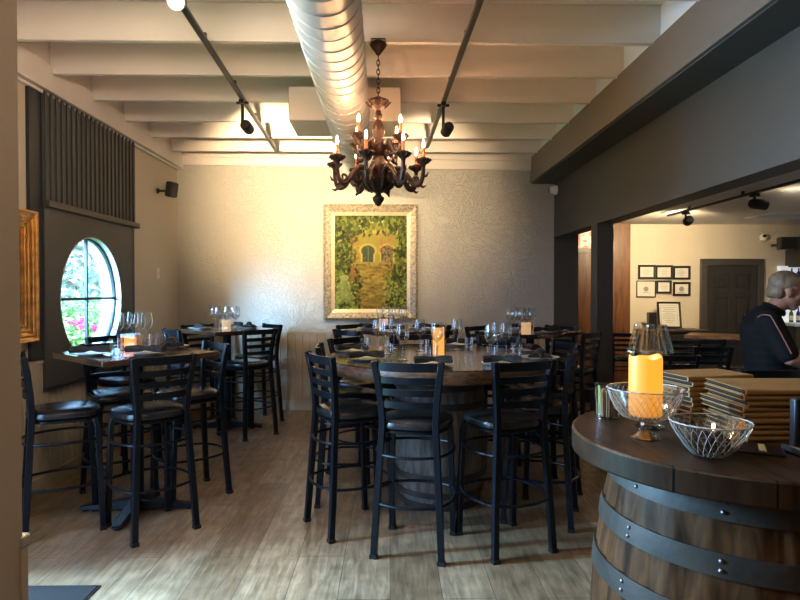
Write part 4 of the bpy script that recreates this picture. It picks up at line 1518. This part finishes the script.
cluster(T2, [(-.05, -.16), (.02, -.08), (-.12, -.06), (.12, -.1), (.05, .08)], 'wine glass clustered round the ivory candle on the corner table', 'wine glasses on the corner table')
cluster(T3, [(-.1, -.14), (.0, -.16), (.07, -.07), (-.16, -.02), (-.04, .06), (.1, .05)], 'wine glass clustered round the pinkish candle under the painting', 'wine glasses on the table under the painting')
cluster(T4, [(-.19, -.14), (-.12, -.16), (-.05, -.08), (-.2, .0), (.02, .02), (-.1, .1)], 'wine glass clustered round the peach candle on the far right table', 'wine glasses on the far right table')
for T, nm, offs in ((T2, 'corner table', ((-.28, -.02, 'n', 'left'), (.22, .05, 'k', 'right'), (-.02, .26, 'n', 'rear'))),
                    (T3, 'table under the painting', ((-.28, .03, 'n', 'left'), (.26, .03, 'n', 'right'), (-.02, -.3, 'n', 'front'))),
                    (T4, 'far right table', ((.24, -.05, 'k', 'right'), (.05, -.3, 'n', 'front'), (-.02, .3, 'n', 'rear')))):
    for dx, dy, nk, side in offs:
        place(plate0, (T[0] + dx, T[1] + dy, Z1), f'white plate at the {side} of the {nm}', 'plate', f'plates on the {nm}')
        place(nap0 if nk == 'n' else knot0, (T[0] + dx, T[1] + dy, Z1 + (.0175 if nk == 'n' else .009)), f'black napkin on the {side} plate of the {nm}', 'napkin', f'napkins on the {nm}', dx * 5)

# ================================================================== things on the host barrel
# footed cut-glass bowl with the big amber candle
fb = tag(empty('footed_bowl', (.636, 1.48, ZH)), 'footed cut-crystal bowl holding the tall amber candle on the host barrel', 'bowl')
MB().lathe([(0, .0), (.034, .0), (.035, .004), (.024, .012), (.012, .022), (.011, .032), (.022, .042), (.03, .046), (0, .046)], n=12).build('pedestal_foot', M['crystal'], fb, fix=False)


def cut_bowl(root, prof, n_lines, twist, r_line, rim):
    MB().lathe(prof, n=64).build('bowl', M['crystal'], root, smooth=True, fix=False)

    def at_(t):
        q = t * (len(prof) - 1)
        i = min(int(q), len(prof) - 2)
        f = q - i
        return (prof[i][0] + (prof[i + 1][0] - prof[i][0]) * f, prof[i][1] + (prof[i + 1][1] - prof[i][1]) * f)
    b = MB()
    for sgn in (-1, 1):
        for k in range(n_lines):
            pts = []
            for j in range(13):
                t = .2 + .74 * j / 12
                r, z = at_(t)
                a = 2 * pi * k / n_lines + sgn * twist * j / 12
                pts.append(((r + .0006) * cos(a), (r + .0006) * sin(a), z))
            b.tube(pts, r_line, 4)
    b.build('cut_pattern', M['cut_line'], root, smooth=True)
    r, z = prof[-1]
    b = MB()
    m = 96
    b.tube([((r + .0015 * cos(24 * 2 * pi * k / m)) * cos(2 * pi * k / m), (r + .0015 * cos(24 * 2 * pi * k / m)) * sin(2 * pi * k / m), z) for k in range(m)], rim, 6, closed=True)
    b.build('rim', M['cut_line'], root, smooth=True)


cut_bowl(fb, [(.0, .045), (.03, .046), (.052, .054), (.068, .070), (.079, .090), (.086, .110), (.0905, .126)], 34, .62, .0006, .0016)
pillar_candle((.636, 1.48, ZH + .055), .0395, .150, 'tall glowing amber pillar candle standing in the footed crystal bowl', .55, (1.0, .36, .025), glass=False)

lamp = tag(empty('glass_candle_lamp', (.700, 1.60, ZH)), 'clear glass lamp shade on a stem rising behind the amber candle', 'candle lamp')
MB().lathe([(0, 0), (.036, 0), (.037, .004), (.010, .010), (.006, .02), (.006, .16), (.02, .175), (.03, .19), (.032, .205), (0, .205)], n=24).build('stem', M['glass'], lamp, smooth=True, fix=False)
b = MB()
n = 48
vs, fs = [], []
for r, z in ((.057, .203), (.0565, .207), (.040, .274), (.0395, .277), (.036, .277)):
    vs += [((r + .0013 * cos(24 * 2 * pi * k / n)) * cos(2 * pi * k / n), (r + .0013 * cos(24 * 2 * pi * k / n)) * sin(2 * pi * k / n), z) for k in range(n)]
for l in range(4):
    for k in range(n):
        k2 = (k + 1) % n
        fs.append((l * n + k, l * n + k2, (l + 1) * n + k2, (l + 1) * n + k))
b.add(vs, fs).build('lamp_shade', M['crystal'], lamp, fix=False)

tb = tag(empty('toothpick_tumbler', (.628, 1.720, ZH)), 'clear tumbler of tan wooden picks at the left rim of the host barrel', 'tumbler')
MB().lathe([(0, .004), (.030, .004), (.033, 0), (.034, .006), (.036, .098)], n=24).build('tumbler', M['glass'], tb, smooth=True, fix=False)
b = MB()
rng = random.Random(3)
for k in range(110):
    r, a = .0285 * sqrt(rng.random()), rng.uniform(0, 2 * pi)
    b.tube([(r * cos(a), r * sin(a), .008), (r * 1.15 * cos(a), r * 1.15 * sin(a), .075 + .01 * rng.random())], .0023, 5)
tag(b.build('wooden_picks', mat('pale_birch', (.42, .27, .15), .6), tb), kind='stuff')

sb = tag(empty('crystal_dish', (.713, 1.320, ZH)), 'low cut-crystal dish of dark wrapped mints in front of the menus', 'bowl')
cut_bowl(sb, [(.0, .003), (.030, .002), (.040, .008), (.054, .024), (.067, .044), (.078, .062), (.084, .078)], 28, .45, .0007, .0016)
b = MB()
for k in range(46):
    a, r = rng.uniform(0, 2 * pi), .045 * sqrt(rng.random())
    zz = .016 + .028 * rng.random()
    T = Matrix.Translation((r * cos(a), r * sin(a), zz)) @ Euler((rng.uniform(-.6, .6), rng.uniform(-.6, .6), rng.uniform(0, 3))).to_matrix().to_4x4()
    b.sphere((0, 0, 0), (.013, .008, .006), 8, 6, M=T)
tag(b.build('wrapped_mints', mat('dark_foil_wrapper', (.05, .03, .035), .25, .6, var=.6, vscale=60), sb, smooth=True), kind='stuff')


# menus: two leaning-together stacks of tan covers
def make_menu(w=.20, L=.30, h=.0135):
    """w across (local x from 0), L along (local y from 0)... spine along the front, local y = 0"""
    root = empty('menu')
    b = MB()
    n = 7
    prof = [(w, 0), (.006, 0)]
    for k in range(1, n):
        a = -pi / 2 - pi * k / n
        prof.append((.006 + .0065 * cos(a), h / 2 + h / 2 * sin(a)))
    prof += [(.006, h), (w, h)]
    t = .0018
    inner = [(w, h - t), (.007, h - t), (.007, t), (w, t)]
    poly = prof + inner                       # y across, z up
    m = len(poly)
    vs = [(0, y, z) for y, z in poly] + [(L, y, z) for y, z in poly]
    fs = [tuple(range(m)), tuple(range(2 * m - 1, m - 1, -1))]
    for k in range(m):
        k2 = (k + 1) % m
        fs.append((k, m + k, m + k2, k2))
    b.add(vs, fs).build('cover', M['kraft'], root)
    MB().box((.003, .008, t), (L - .003, w - .004, h - t)).build('pages', M['pages'], root)
    b = MB()
    b.box((.0015, .010, h * .47), (L - .001, w - .003, h * .56))
    b.build('insert_sheet', M['kraft_edge'], root)
    return root


menu0 = make_menu()
H_M = .0142
ords = ['lowest', 'second from bottom', 'third from bottom', 'fourth from bottom', 'fifth from bottom', 'sixth from bottom', 'seventh from bottom', 'next to top', 'topmost']
rng = random.Random(11)
for i in range(9):
    o = menu0 if i == 0 else copy_tree(menu0)
    o.location = (.872 + rng.uniform(-.010, .008), 1.440 + rng.uniform(-.004, .003), ZH + H_M * i)
    o.rotation_euler = (0, 0, radians(rng.uniform(-1.5, 1.5)))
    tag(o, f'tan-covered menu, {ords[i]} in the front stack on the host barrel', 'menu', 'menus in the front stack')
for i in range(9):
    o = copy_tree(menu0)
    o.location = (.838 + rng.uniform(-.010, .008), 1.652 + rng.uniform(-.002, .004), ZH + H_M * i)
    o.scale = (.72, .72, 1)
    o.rotation_euler = (0, 0, radians(12 + rng.uniform(-1.5, 1.5)))
    tag(o, f'tan-covered menu, {ords[i]} in the rear stack behind the front one', 'menu', 'menus in the rear stack')

dv = tag(empty('card_terminal', (.925, 1.335, ZH), radians(8)), 'upright dark blue-black card terminal at the right edge on the host barrel', 'card terminal')
MB().box((-.022, -.03, .0), (.06, .03, .02)).build('stand', M['plastic_black'], dv, bevel=.004)
MB().cbox((.02, 0, .068), (.078, .022, .118)).build('body', mat('blue_black_plastic', (.015, .018, .03), .4), dv, bevel=.006, seg=3)
MB().cbox((.02, -.0115, .085), (.06, .002, .06)).build('screen', mat('dark_screen', (.01, .01, .012), .12), dv)
fo = tag(empty('bill_folder', (.815, 1.372, ZH), radians(-28)), 'black folder with pale slips lying in front of the menu stack', 'folder')
MB().box((-.06, -.035, 0), (.085, .040, .007)).build('cover', M['plastic_black'], fo, bevel=.002)
MB().box((-.058, -.037, .007), (-.012, .030, .0085)).build('paper_slip', M['paper'], fo)
MB().box((.035, -.025, .007), (.048, .042, .0085)).build('paper_strip', mat('yellowed_paper', (.65, .52, .25), .6), fo)

dm = tag(empty('door_mat', (-1.85, 2.45, 0)), 'dark grey door mat at the lower left corner of the floor', 'mat')
MB().box((-.55, -.48, 0), (.415, .50, .008)).build('mat_pad', M['mat'], dm, bevel=.003)
MB().box((-.56, -.49, 0), (.425, .51, .005)).build('rubber_border', M['plastic_black'], dm)

# ================================================================== in the bar
track_bar('bar_light_track', (3.52, 2.2, 2.40), (3.52, 7.55, 2.40), 'black track rail on the bar ceiling')
track_head((3.52, 7.1, 2.388), (3.95, 9.0, 1.95), 'round black spotlight on the bar track, lighting the cream wall', power=110, size=1.9, blend=1.0, drop=.10, length=.10, rad=.055, col=(1.0, .76, .43))
track_head((3.52, 5.75, 2.388), (7.5, 6.2, 1.9), 'black spotlight farther along the bar track, turned to the right', power=14, size=1.8, blend=.8, drop=.10, length=.16, rad=.05, col=(1.0, .85, .62))

vt = tag(empty('ceiling_vent', (5.3, 7.9, 2.45)), 'white slotted air vent in the bar ceiling', 'air vent')
MB().box((-.42, -.30, -.012), (.42, -.26, 0)).box((-.42, .26, -.012), (.42, .30, 0)).box((-.42, -.26, -.012), (-.38, .26, 0)).box((.38, -.26, -.012), (.42, .26, 0)).build('vent_frame', M['plastic_white'], vt)
b = MB()
for k in range(9):
    T = Matrix.Translation((0, -.23 + .0575 * k, -.008)) @ Matrix.Rotation(radians(35), 4, 'X')
    b.box((-.38, -.02, -.002), (.38, .02, .002), T)
b.build('vent_louvre', M['plastic_white'], vt)
MB().box((-.38, -.26, -.001), (.38, .26, 0)).build('vent_backing', M['plastic_black'], vt)


def pic(x, z, w, h, label, style, y=YBB - .001, mount=.03, fw=.022, tilt=0.0, cat='picture', group='framed certificates on the cream wall', fm=None):
    r = tag(empty('framed_certificate', (x, y, z)), label, cat, group)
    r.rotation_euler = (tilt, 0, 0)
    frame_box(['frame'], r, w, h, [(0, fw, -.022, 0)], [fm or M['frame_black']])
    MB().box((-w / 2 + fw * .8, -.008, -h / 2 + fw * .8), (w / 2 - fw * .8, -.001, h / 2 - fw * .8)).build('sheet', M['paper'], r)
    b = MB()
    if style == 'seal':
        b.lathe([(.0, 0), (.038, 0), (.038, .001), (0, .001)], n=20, M=Matrix.Translation((0, -.0085, 0)) @ Matrix.Rotation(radians(90), 4, 'X'))
        b.box((-.05, -.0095, -.055), (.05, -.0082, -.049))
    elif style == 'text':
        for k in range(9):
            L = (.11, .08, .10, .06, .10, .09, .10, .07, .05)[k]
            zz = h / 2 - .085 - k * (h - .17) / 8
            b.box((-L, -.0095, zz - .003), (L, -.0082, zz + .003))
        b.box((-w / 2 + .05, -.0095, -h / 2 + .05), (-w / 2 + .053, -.0082, h / 2 - .05)).box((w / 2 - .053, -.0095, -h / 2 + .05), (w / 2 - .05, -.0082, h / 2 - .05))
        b.box((-w / 2 + .05, -.0095, h / 2 - .055), (w / 2 - .05, -.0082, h / 2 - .05))
    else:
        for k in range(4):
            L = (.04, .06, .05, .03)[k]
            b.box((-L, -.0095, .03 - k * .022 - .002), (L, -.0082, .03 - k * .022 + .002))
    b.build('print', M['ink'], r)
    return r


K = YBB / FPX
px = lambda u, v: (on_y(u, v, YBB - .01).x, on_y(u, v, YBB - .01).z)
for u, v, w, h, st, lb in ((646.8, 272, .265, .215, 'lines', 'black-framed certificate, top left of the six on the cream bar wall'),
                           (664.0, 272.3, .265, .215, 'lines', 'black-framed certificate, top middle of the six on the cream bar wall'),
                           (681.6, 272.8, .265, .205, 'lines', 'black-framed certificate, top right of the six on the cream bar wall'),
                           (646.0, 289, .29, .25, 'seal', 'larger thin-framed certificate with a seal, bottom left of the six'),
                           (663.8, 287, .235, .20, 'blank', 'small black-framed blank-looking sheet, bottom middle of the six'),
                           (681.6, 289, .265, .21, 'seal', 'black-framed sheet with a dark seal, bottom right of the six')):
    x, z = px(u, v)
    pic(x, z, w, h, lb, st, fw=.012 if 'larger' in lb else .032)

cb = tag(empty('sideboard', (4.12, 8.72, ZBAR)), 'dark wooden sideboard under the framed certificates', 'sideboard')
MB().box((-.42, -.22, .06), (.42, .25, 1.05)).build('carcass', M['door_black'], cb, bevel=.004)
MB().box((-.45, -.25, 1.05), (.45, .26, 1.085)).build('worktop', M['dark_wood'], cb, bevel=.005)
MB().box((-.40, -.235, .10), (-.005, -.218, 1.02)).build('door', M['door_black'], cb, bevel=.004)
MB().box((.005, -.235, .10), (.40, -.218, 1.02)).build('door', M['door_black'], cb, bevel=.004)
MB().box((-.38, -.18, 0), (.38, .22, .06)).build('plinth', M['plastic_black'], cb)
zt = ZBAR + 1.085
pic(4.115, zt + .205, .345, .39, 'large black-framed document leaning on the sideboard', 'text', y=8.78, fw=.026, tilt=radians(-9), group='framed document on the sideboard')
bx = tag(empty('black_box', (3.83, 8.72, zt)), 'small upright black box beside the leaning framed document', 'box')
MB().box((-.055, -.05, 0), (.055, .05, .25)).build('case', M['plastic_black'], bx, bevel=.008)
MB().box((-.04, -.053, .03), (.04, -.049, .22)).build('front_panel', M['frame_black'], bx)

# long counter-height table with a pale wooden edge
lt = tag(empty('long_table', (4.50, 8.0, ZBAR), -.6), 'long counter-height bar table with a worn brown edge behind the bar stools', 'table')
MB().box((-.45, -.30, 1.01), (.72, .32, 1.055)).build('tabletop', wood_mat('worn_brown_edge', (.14, .07, .035), (.34, .20, .11), .35, 5, (1, 6, 1), .1), lt, bevel=.005)
MB().box((-.40, -.24, .93), (.67, .26, 1.01)).build('apron', M['dark_wood'], lt)
for x in (-.36, .62):
    for y in (-.20, .22):
        MB().box((x - .035, y - .035, 0), (x + .035, y + .035, .93)).build('leg', M['dark_wood'], lt, bevel=.003)

# back bar with lit shelves of bottles
bb = tag(empty('back_bar', (6.58, 8.72, ZBAR)), 'grey back bar with brightly lit white shelves of bottles at the right edge', 'shelves')
MB().box((-.78, -.25, 0), (.9, .27, 1.14)).build('base_cabinet', M['charcoal'], bb, bevel=.004)
MB().box((-.82, -.28, 1.14), (.92, .27, 1.18)).build('worktop', M['daylight_white'], bb, bevel=.004)
MB().box((-.72, .20, 1.18), (.9, .27, 2.02)).build('lit_back_panel', emit_mat('lit_shelf_panel', (.85, .92, 1.0), .2), bb)
MB().box((-.74, -.02, 1.78), (.9, .21, 1.80)).build('shelf', M['glass'], bb)
MB().box((-.74, -.02, 1.48), (.9, .21, 1.50)).build('shelf', M['glass'], bb)
MB().box((-.60, -.12, 2.0), (.9, .27, 2.44)).build('upper_cabinet', M['charcoal'], bb, bevel=.004)
bottle_prof = [(0, 0), (.034, 0), (.036, .006), (.036, .155), (.030, .185), (.014, .21), (.0125, .26), (.015, .262), (.015, .275), (0, .275)]
bcols = [('green', (.05, .22, .07)), ('amber', (.30, .13, .03)), ('clear', (.75, .80, .82)), ('deep blue', (.03, .06, .30)), ('brown', (.12, .06, .03))]
bsrc = []
for nm, c in bcols:
    o = lathe_obj('bottle', bottle_prof, mat(f'{nm}_bottle_glass'.replace(' ', '_'), c, .12, coat=.5), 14)
    lb_ = MB().lathe([(.0365, .04), (.0368, .041), (.0368, .125), (.0365, .126)], n=14).build('paper_label', M['paper'], o, smooth=True, fix=False)
    bsrc.append((nm, o))
rng = random.Random(21)
cnt = {}
for lvl, zz in (('worktop', 1.18), ('lower glass shelf', 1.50), ('upper glass shelf', 1.80)):
    for k in range(9):
        i = rng.randrange(5) if k else (3 if lvl.startswith('upper') else 0)
        nm, src = bsrc[i]
        o = src if cnt.get(nm, 0) == 0 else copy_tree(src)
        cnt[nm] = cnt.get(nm, 0) + 1
        o.location = (6.58 - .62 + k * .105, 8.72 + .09, ZBAR + zz)
        o.rotation_euler = (0, 0, rng.uniform(0, 6))
        o.scale = (.8, .8, .66 if lvl.startswith('upper') else .8)
        tag(o, f'{nm} bottle on the {lvl} of the lit back bar', 'bottle', f'{nm} bottles on the {lvl}')

sp2 = tag(empty('bar_loudspeaker', (5.73, 8.58, 2.13)), 'black loudspeaker hung beside the back bar high on the cream wall', 'speaker')
MB().cbox((0, 0, 0), (.22, .17, .18), radians(-15)).build('cabinet', M['plastic_black'], sp2, bevel=.015, seg=3)
MB().tube([(.02, .07, 0), (.05, .20, .0), (.05, .415, 0)], .018, 10).build('bracket', M['plastic_black'], sp2, smooth=True)
MB().cbox((-.02, -.088, 0), (.18, .006, .15), radians(-15)).build('grille', M['lamp_black'], sp2)

ct = tag(empty('bar_counter', (3.21, 4.35, ZBAR)), 'dark bar counter that the man in black bends over', 'counter')
MB().box((-.46, -.75, .0), (.46, .02, 1.10)).build('front', M['dark_wood'], ct, bevel=.004)
MB().box((-.50, -.80, 1.10), (.50, .06, 1.14)).build('worktop', M['dark_wood'], ct, bevel=.006)
cu = tag(empty('stack_of_cups', (2.80, 4.12, ZBAR + 1.14)), 'white cup on the bar counter beside the man', 'cup')
MB().lathe([(0, 0), (.028, 0), (.034, .01), (.042, .085), (.040, .085), (.031, .012), (0, .01)], n=20).build('cup_body', M['china'], cu, smooth=True, fix=False)
MB().tube([(.038, 0, .065), (.062, 0, .062), (.066, 0, .045), (.058, 0, .028), (.034, 0, .024)], .005, 7).build('handle', M['china'], cu, smooth=True)
cu.name = 'coffee_cup'

# ================================================================== the man in black
MX, MY = 2.537, 3.93
man = tag(empty('person', (MX + .01, MY, ZBAR), radians(-18)), 'grey-haired person in a black shirt with red piping bending over the bar counter', 'person')


def capsule(mb, p0, p1, r0, r1, n=14, steps=5):
    p0, p1 = Vector(p0), Vector(p1)
    pts, rr = [], []
    d = p1 - p0
    L = d.length
    for k in range(4):
        a = pi / 2 * k / 4
        pts.append(p0 - d / L * r0 * cos(a)); rr.append(max(.001, r0 * sin(a)))
    for k in range(steps + 1):
        pts.append(p0 + d * k / steps); rr.append(r0 + (r1 - r0) * k / steps)
    for k in range(1, 5):
        a = pi / 2 * k / 4
        pts.append(p1 + d / L * r1 * sin(a)); rr.append(max(.001, r1 * cos(a)))
    mb.tube(pts, rr, n)


def fuse(mb, name, m, parent, voxel=.008, smooth=6):
    me = mb.mesh(name)
    o = bpy.data.objects.new(name, me)
    COL.objects.link(o)
    r = o.modifiers.new('remesh', 'REMESH')
    r.mode = 'VOXEL'
    r.voxel_size = voxel
    s = o.modifiers.new('smooth', 'SMOOTH')
    s.iterations = smooth
    s.factor = .5
    dg = bpy.context.evaluated_depsgraph_get()
    dg.update()
    me2 = bpy.data.meshes.new_from_object(o.evaluated_get(dg))
    o.modifiers.clear()
    o.data = me2
    me2.name = name
    me2.materials.clear()
    me2.materials.append(m)
    me2.shade_smooth()
    o.parent = parent
    return o


M['skin'] = mat('ruddy_skin', (.42, .19, .13), .45, var=.12, vscale=14, bump=.05, bscale=60)
M['hair'] = mat('grey_brown_hair', (.19, .12, .075), .5, var=.5, vscale=18, bump=.3, bscale=70, stretch=(2.5, 1, 1))
M['shirt'] = mat('black_polo_cloth', (.007, .007, .008), .85, bump=.2, bscale=120, spec=.15)
M['piping'] = mat('dull_red_piping', (.30, .09, .07), .6)
M['trouser'] = mat('black_trouser_cloth', (.012, .012, .013), .85)

HC = Vector((.072, 0, 1.652))               # middle of the head, chin towards +x and a little down
TH = Matrix.Translation(HC) @ Matrix.Rotation(radians(14), 4, 'Y')


def head_shape(mb):
    mb.sphere((-.018, 0, .035), (.098, .076, .088), 24, 16, M=TH)       # skull
    mb.sphere((.022, 0, -.030), (.070, .060, .088), 20, 14, M=TH)       # face
    mb.sphere((.052, 0, -.092), (.034, .034, .026), 14, 10, M=TH)       # chin
    mb.sphere((.0, .0, -.070), (.060, .056, .040), 16, 10, M=TH)        # jaw
    mb.sphere((.072, 0, .018), (.022, .055, .014), 14, 8, M=TH)         # brow
    # nose
    mb.add([TH @ Vector(p) for p in ((.080, -.010, .012), (.080, .010, .012), (.084, .019, -.038), (.084, -.019, -.038), (.118, -.008, -.030), (.118, .008, -.030), (.086, 0, -.046))],
           [(0, 1, 5, 4), (0, 4, 3), (1, 2, 5), (3, 4, 6), (4, 5, 6), (5, 2, 6), (0, 3, 6, 2, 1)])
    mb.sphere((.110, 0, -.032), (.013, .012, .011), 10, 8, M=TH)
    mb.sphere((.084, 0, -.062), (.014, .024, .007), 12, 8, M=TH)        # lips
    mb.sphere((.082, 0, -.074), (.013, .022, .008), 12, 8, M=TH)
    for s in (-1, 1):
        mb.sphere((.055, s * .040, -.022), (.026, .022, .022), 12, 8, M=TH)   # cheek
        mb.sphere((-.008, s * .078, -.012), (.020, .010, .032), 12, 10, M=TH)  # ear
        mb.sphere((-.004, s * .076, -.036), (.011, .009, .013), 10, 8, M=TH)


def hand(mb, w, d, side):
    """w wrist, d direction of the fingers (downwards curled), side +1/-1 for the thumb"""
    d = Vector(d).normalized()
    up = Vector((0, 0, 1))
    s = d.cross(up).normalized() * side
    palm = Vector(w) + d * .05
    for k in range(4):
        off = s * ((k - 1.5) * .019)
        capsule(mb, Vector(w) + d * .012 + off * .6, Vector(w) + d * .088 + off, .016, .012, 10, 3)
        L = (.068, .078, .072, .056)[k]
        b0 = Vector(w) + d * .088 + off
        b1 = b0 + (d * .8 - up * .45).normalized() * L * .45
        b2 = b1 + (d * .35 - up * .9).normalized() * L * .32
        b3 = b2 + (-d * .15 - up).normalized() * L * .23
        capsule(mb, b0, b1, .0098, .009, 10, 3)
        capsule(mb, b1, b2, .009, .0085, 10, 2)
        capsule(mb, b2, b3, .0085, .0075, 10, 2)
    t0 = Vector(w) + d * .022 - s * .026
    t1 = t0 + (d * .7 - s * .6 - up * .3).normalized() * .042
    t2 = t1 + (d * .9 - up * .5).normalized() * .03
    capsule(mb, t0, t1, .0135, .011, 10, 3)
    capsule(mb, t1, t2, .011, .009, 10, 2)


SH_Z = 1.455
b = MB()
head_shape(b)
capsule(b, (-.045, 0, 1.49), (.04, 0, 1.585), .062, .056)
SP = [((-.03, 0, .96), (.115, .165)), ((-.03, 0, 1.10), (.125, .16)), ((-.055, 0, 1.25), (.125, .175)), ((-.08, 0, 1.40), (.110, .18)), ((-.06, 0, 1.465), (.075, .14))]


def torso(mb, grow):
    for (c, (rx, ry)), (c2, (rx2, ry2)) in zip(SP, SP[1:]):
        for k in range(4):
            t = k / 3
            cc = Vector(c).lerp(Vector(c2), t)
            mb.sphere(tuple(cc), (rx + (rx2 - rx) * t + grow, ry + (ry2 - ry) * t + grow, .085 + grow), 20, 10)


ARMS = {-1: ((-.075, -.195, SH_Z), (.02, -.245, 1.235), (.25, -.165, 1.21)), 1: ((-.075, .195, SH_Z), (.05, .24, 1.235), (.275, .12, 1.21))}
torso(b, 0)
for s, (sh, el, wr) in ARMS.items():
    capsule(b, sh, el, .056, .044)
    capsule(b, el, wr, .044, .028)
    hand(b, wr, (1, -s * .35, -.10), -s)
LEGS = {-1: ((-.03, -.095, .93), (.03, -.11, .50), (-.05, -.12, .07)), 1: ((-.03, .095, .93), (.09, .12, .50), (.02, .14, .07))}
for s, (hp, kn, an) in LEGS.items():
    capsule(b, hp, kn, .085, .058)
    capsule(b, kn, an, .056, .036)
    capsule(b, (an[0] - .03, an[1], .045), (an[0] + .14, an[1], .035), .040, .030)
body = fuse(b, 'body', M['skin'], man, .0065, 3)

b = MB()
torso(b, .014)
capsule(b, (-.05, 0, 1.455), (-.025, 0, 1.50), .078, .070)
capsule(b, (-.07, -.10, 1.455), (-.07, .10, 1.455), .072, .072)
for s, (sh, el, wr) in ARMS.items():
    sh, el = Vector(sh), Vector(el)
    capsule(b, (-.07, s * .10, SH_Z + .005), sh, .074, .070)
    capsule(b, sh, sh.lerp(el, .86), .072, .066)
shirt = fuse(b, 'shirt', M['shirt'], man, .008, 4)
shirt['label'] = 'black short-sleeved shirt'
b = MB()
b.lathe([(.066, 0), (.074, .0), (.077, .014), (.070, .03), (.066, .028), (.068, .012)], n=28, M=Matrix.Translation((-.012, 0, 1.522)) @ Matrix.Rotation(radians(30), 4, 'Y'))
b.build('collar', M['shirt'], man, smooth=True)


def snap(points, off=.002):
    """lay a seam on the cloth"""
    me = shirt.data
    from mathutils.bvhtree import BVHTree
    tree = BVHTree.FromPolygons([v.co for v in me.vertices], [p.vertices for p in me.polygons])
    out = []
    for p in points:
        c, nrm, _, _ = tree.find_nearest(Vector(p))
        out.append(c + nrm * off)
    return out


b = MB()
for s in (-1, 1):
    pts = [Vector((-.17, s * .16, 1.50)).lerp(Vector((-.09, s * .25, 1.50)), t / 5) for t in range(6)]
    pts += [Vector((-.09, s * .26, 1.50)).lerp(Vector((.015, s * .33, 1.27)), t / 10) for t in range(1, 11)]
    b.tube(snap(pts), .0042, 6)
    pts = [Vector((.03, s * .12, 1.50)).lerp(Vector((.09, s * .16, 1.25)), t / 8) for t in range(9)]
    b.tube(snap(pts), .0035, 6)
b.build('piping', M['piping'], man, smooth=True)

b = MB()
b.sphere((-.022, 0, .045), (.104, .082, .088), 24, 16, M=TH)
b.sphere((-.055, 0, -.015), (.066, .074, .068), 20, 12, M=TH)
b.sphere((.040, 0, .085), (.046, .062, .036), 16, 10, M=TH)
hair = fuse(b, 'hair', M['hair'], man, .006, 3)
bm_ = bmesh.new()                                      # clear the face, ears and neck
bm_.from_mesh(hair.data)
inv = TH.inverted()
kill = []
for v_ in bm_.verts:
    q = inv @ v_.co
    if q.z < -.066 or (q.x > .06 and q.z < .085) or (q.x > .03 and q.z < .062) or (q.x > -.004 and q.z < .036) or (q.x > -.034 and q.z < .010):
        kill.append(v_)
bmesh.ops.delete(bm_, geom=kill, context='VERTS')
bm_.to_mesh(hair.data)
bm_.free()
sol = hair.modifiers.new('thick', 'SOLIDIFY')
sol.thickness = .012
sol.offset = -1
b = MB()
for s in (-1, 1):
    b.sphere((.078, s * .030, .000), (.010, .012, .009), 10, 8, M=TH)
b.build('eye', mat('eye_white', (.6, .58, .55), .2), man, smooth=True)
b = MB()
for s in (-1, 1):
    b.tube([TH @ Vector((.088, s * .012, .018)), TH @ Vector((.088, s * .035, .024)), TH @ Vector((.076, s * .052, .016))], .005, 6)
b.build('eyebrow', M['hair'], man, smooth=True)
b = MB()
for s, (hp, kn, an) in LEGS.items():
    capsule(b, hp, kn, .100, .075)
    capsule(b, kn, (an[0], an[1], .10), .074, .062)
b.sphere((-.03, 0, .93), (.128, .178, .11), 20, 12)
fuse(b, 'trousers', M['trouser'], man, .010, 3)
for s, (hp, kn, an) in LEGS.items():
    b = MB()
    capsule(b, (an[0] - .035, an[1], .047), (an[0] + .15, an[1], .040), .046, .038)
    b.f = b.f
    sh_ = b.build('shoe', M['plastic_black'], man, smooth=True)

# ================================================================== fill lamps added in the bar ceiling (recessed, above the bar's seating)
def fill_downlight(loc, label, power, col=(1.0, .80, .55), group='added fill lamps in the bar ceiling'):
    r = tag(empty('added_bar_lamp', loc), label, 'fill lamp', group)
    MB().lathe([(.055, 0), (.075, 0), (.075, -.006), (.055, -.004)], n=24).build('trim_ring', M['plastic_white'], r, smooth=True)
    MB().lathe([(0, -.001), (.055, -.001), (.055, 0), (0, 0)], n=24).build('lens', M['track_bulb'], r)
    l = bpy.data.lights.new('lamp_glow', 'SPOT')
    l.energy = power
    l.color = col
    l.spot_size = 2.4
    l.spot_blend = .8
    l.shadow_soft_size = .05
    o = bpy.data.objects.new('lamp_glow', l)
    o.location = (0, 0, -.02)
    COL.objects.link(o)
    o.parent = r


fill_downlight((3.7, 6.5, 2.449), 'added recessed fill lamp in the bar ceiling above the row of stools', 28)
fill_downlight((6.6, 7.6, 2.449), 'added recessed fill lamp in the bar ceiling before the back bar', 22)
fill_downlight((4.3, 2.9, 2.449), 'added recessed fill lamp in the bar ceiling nearest the man', 34)
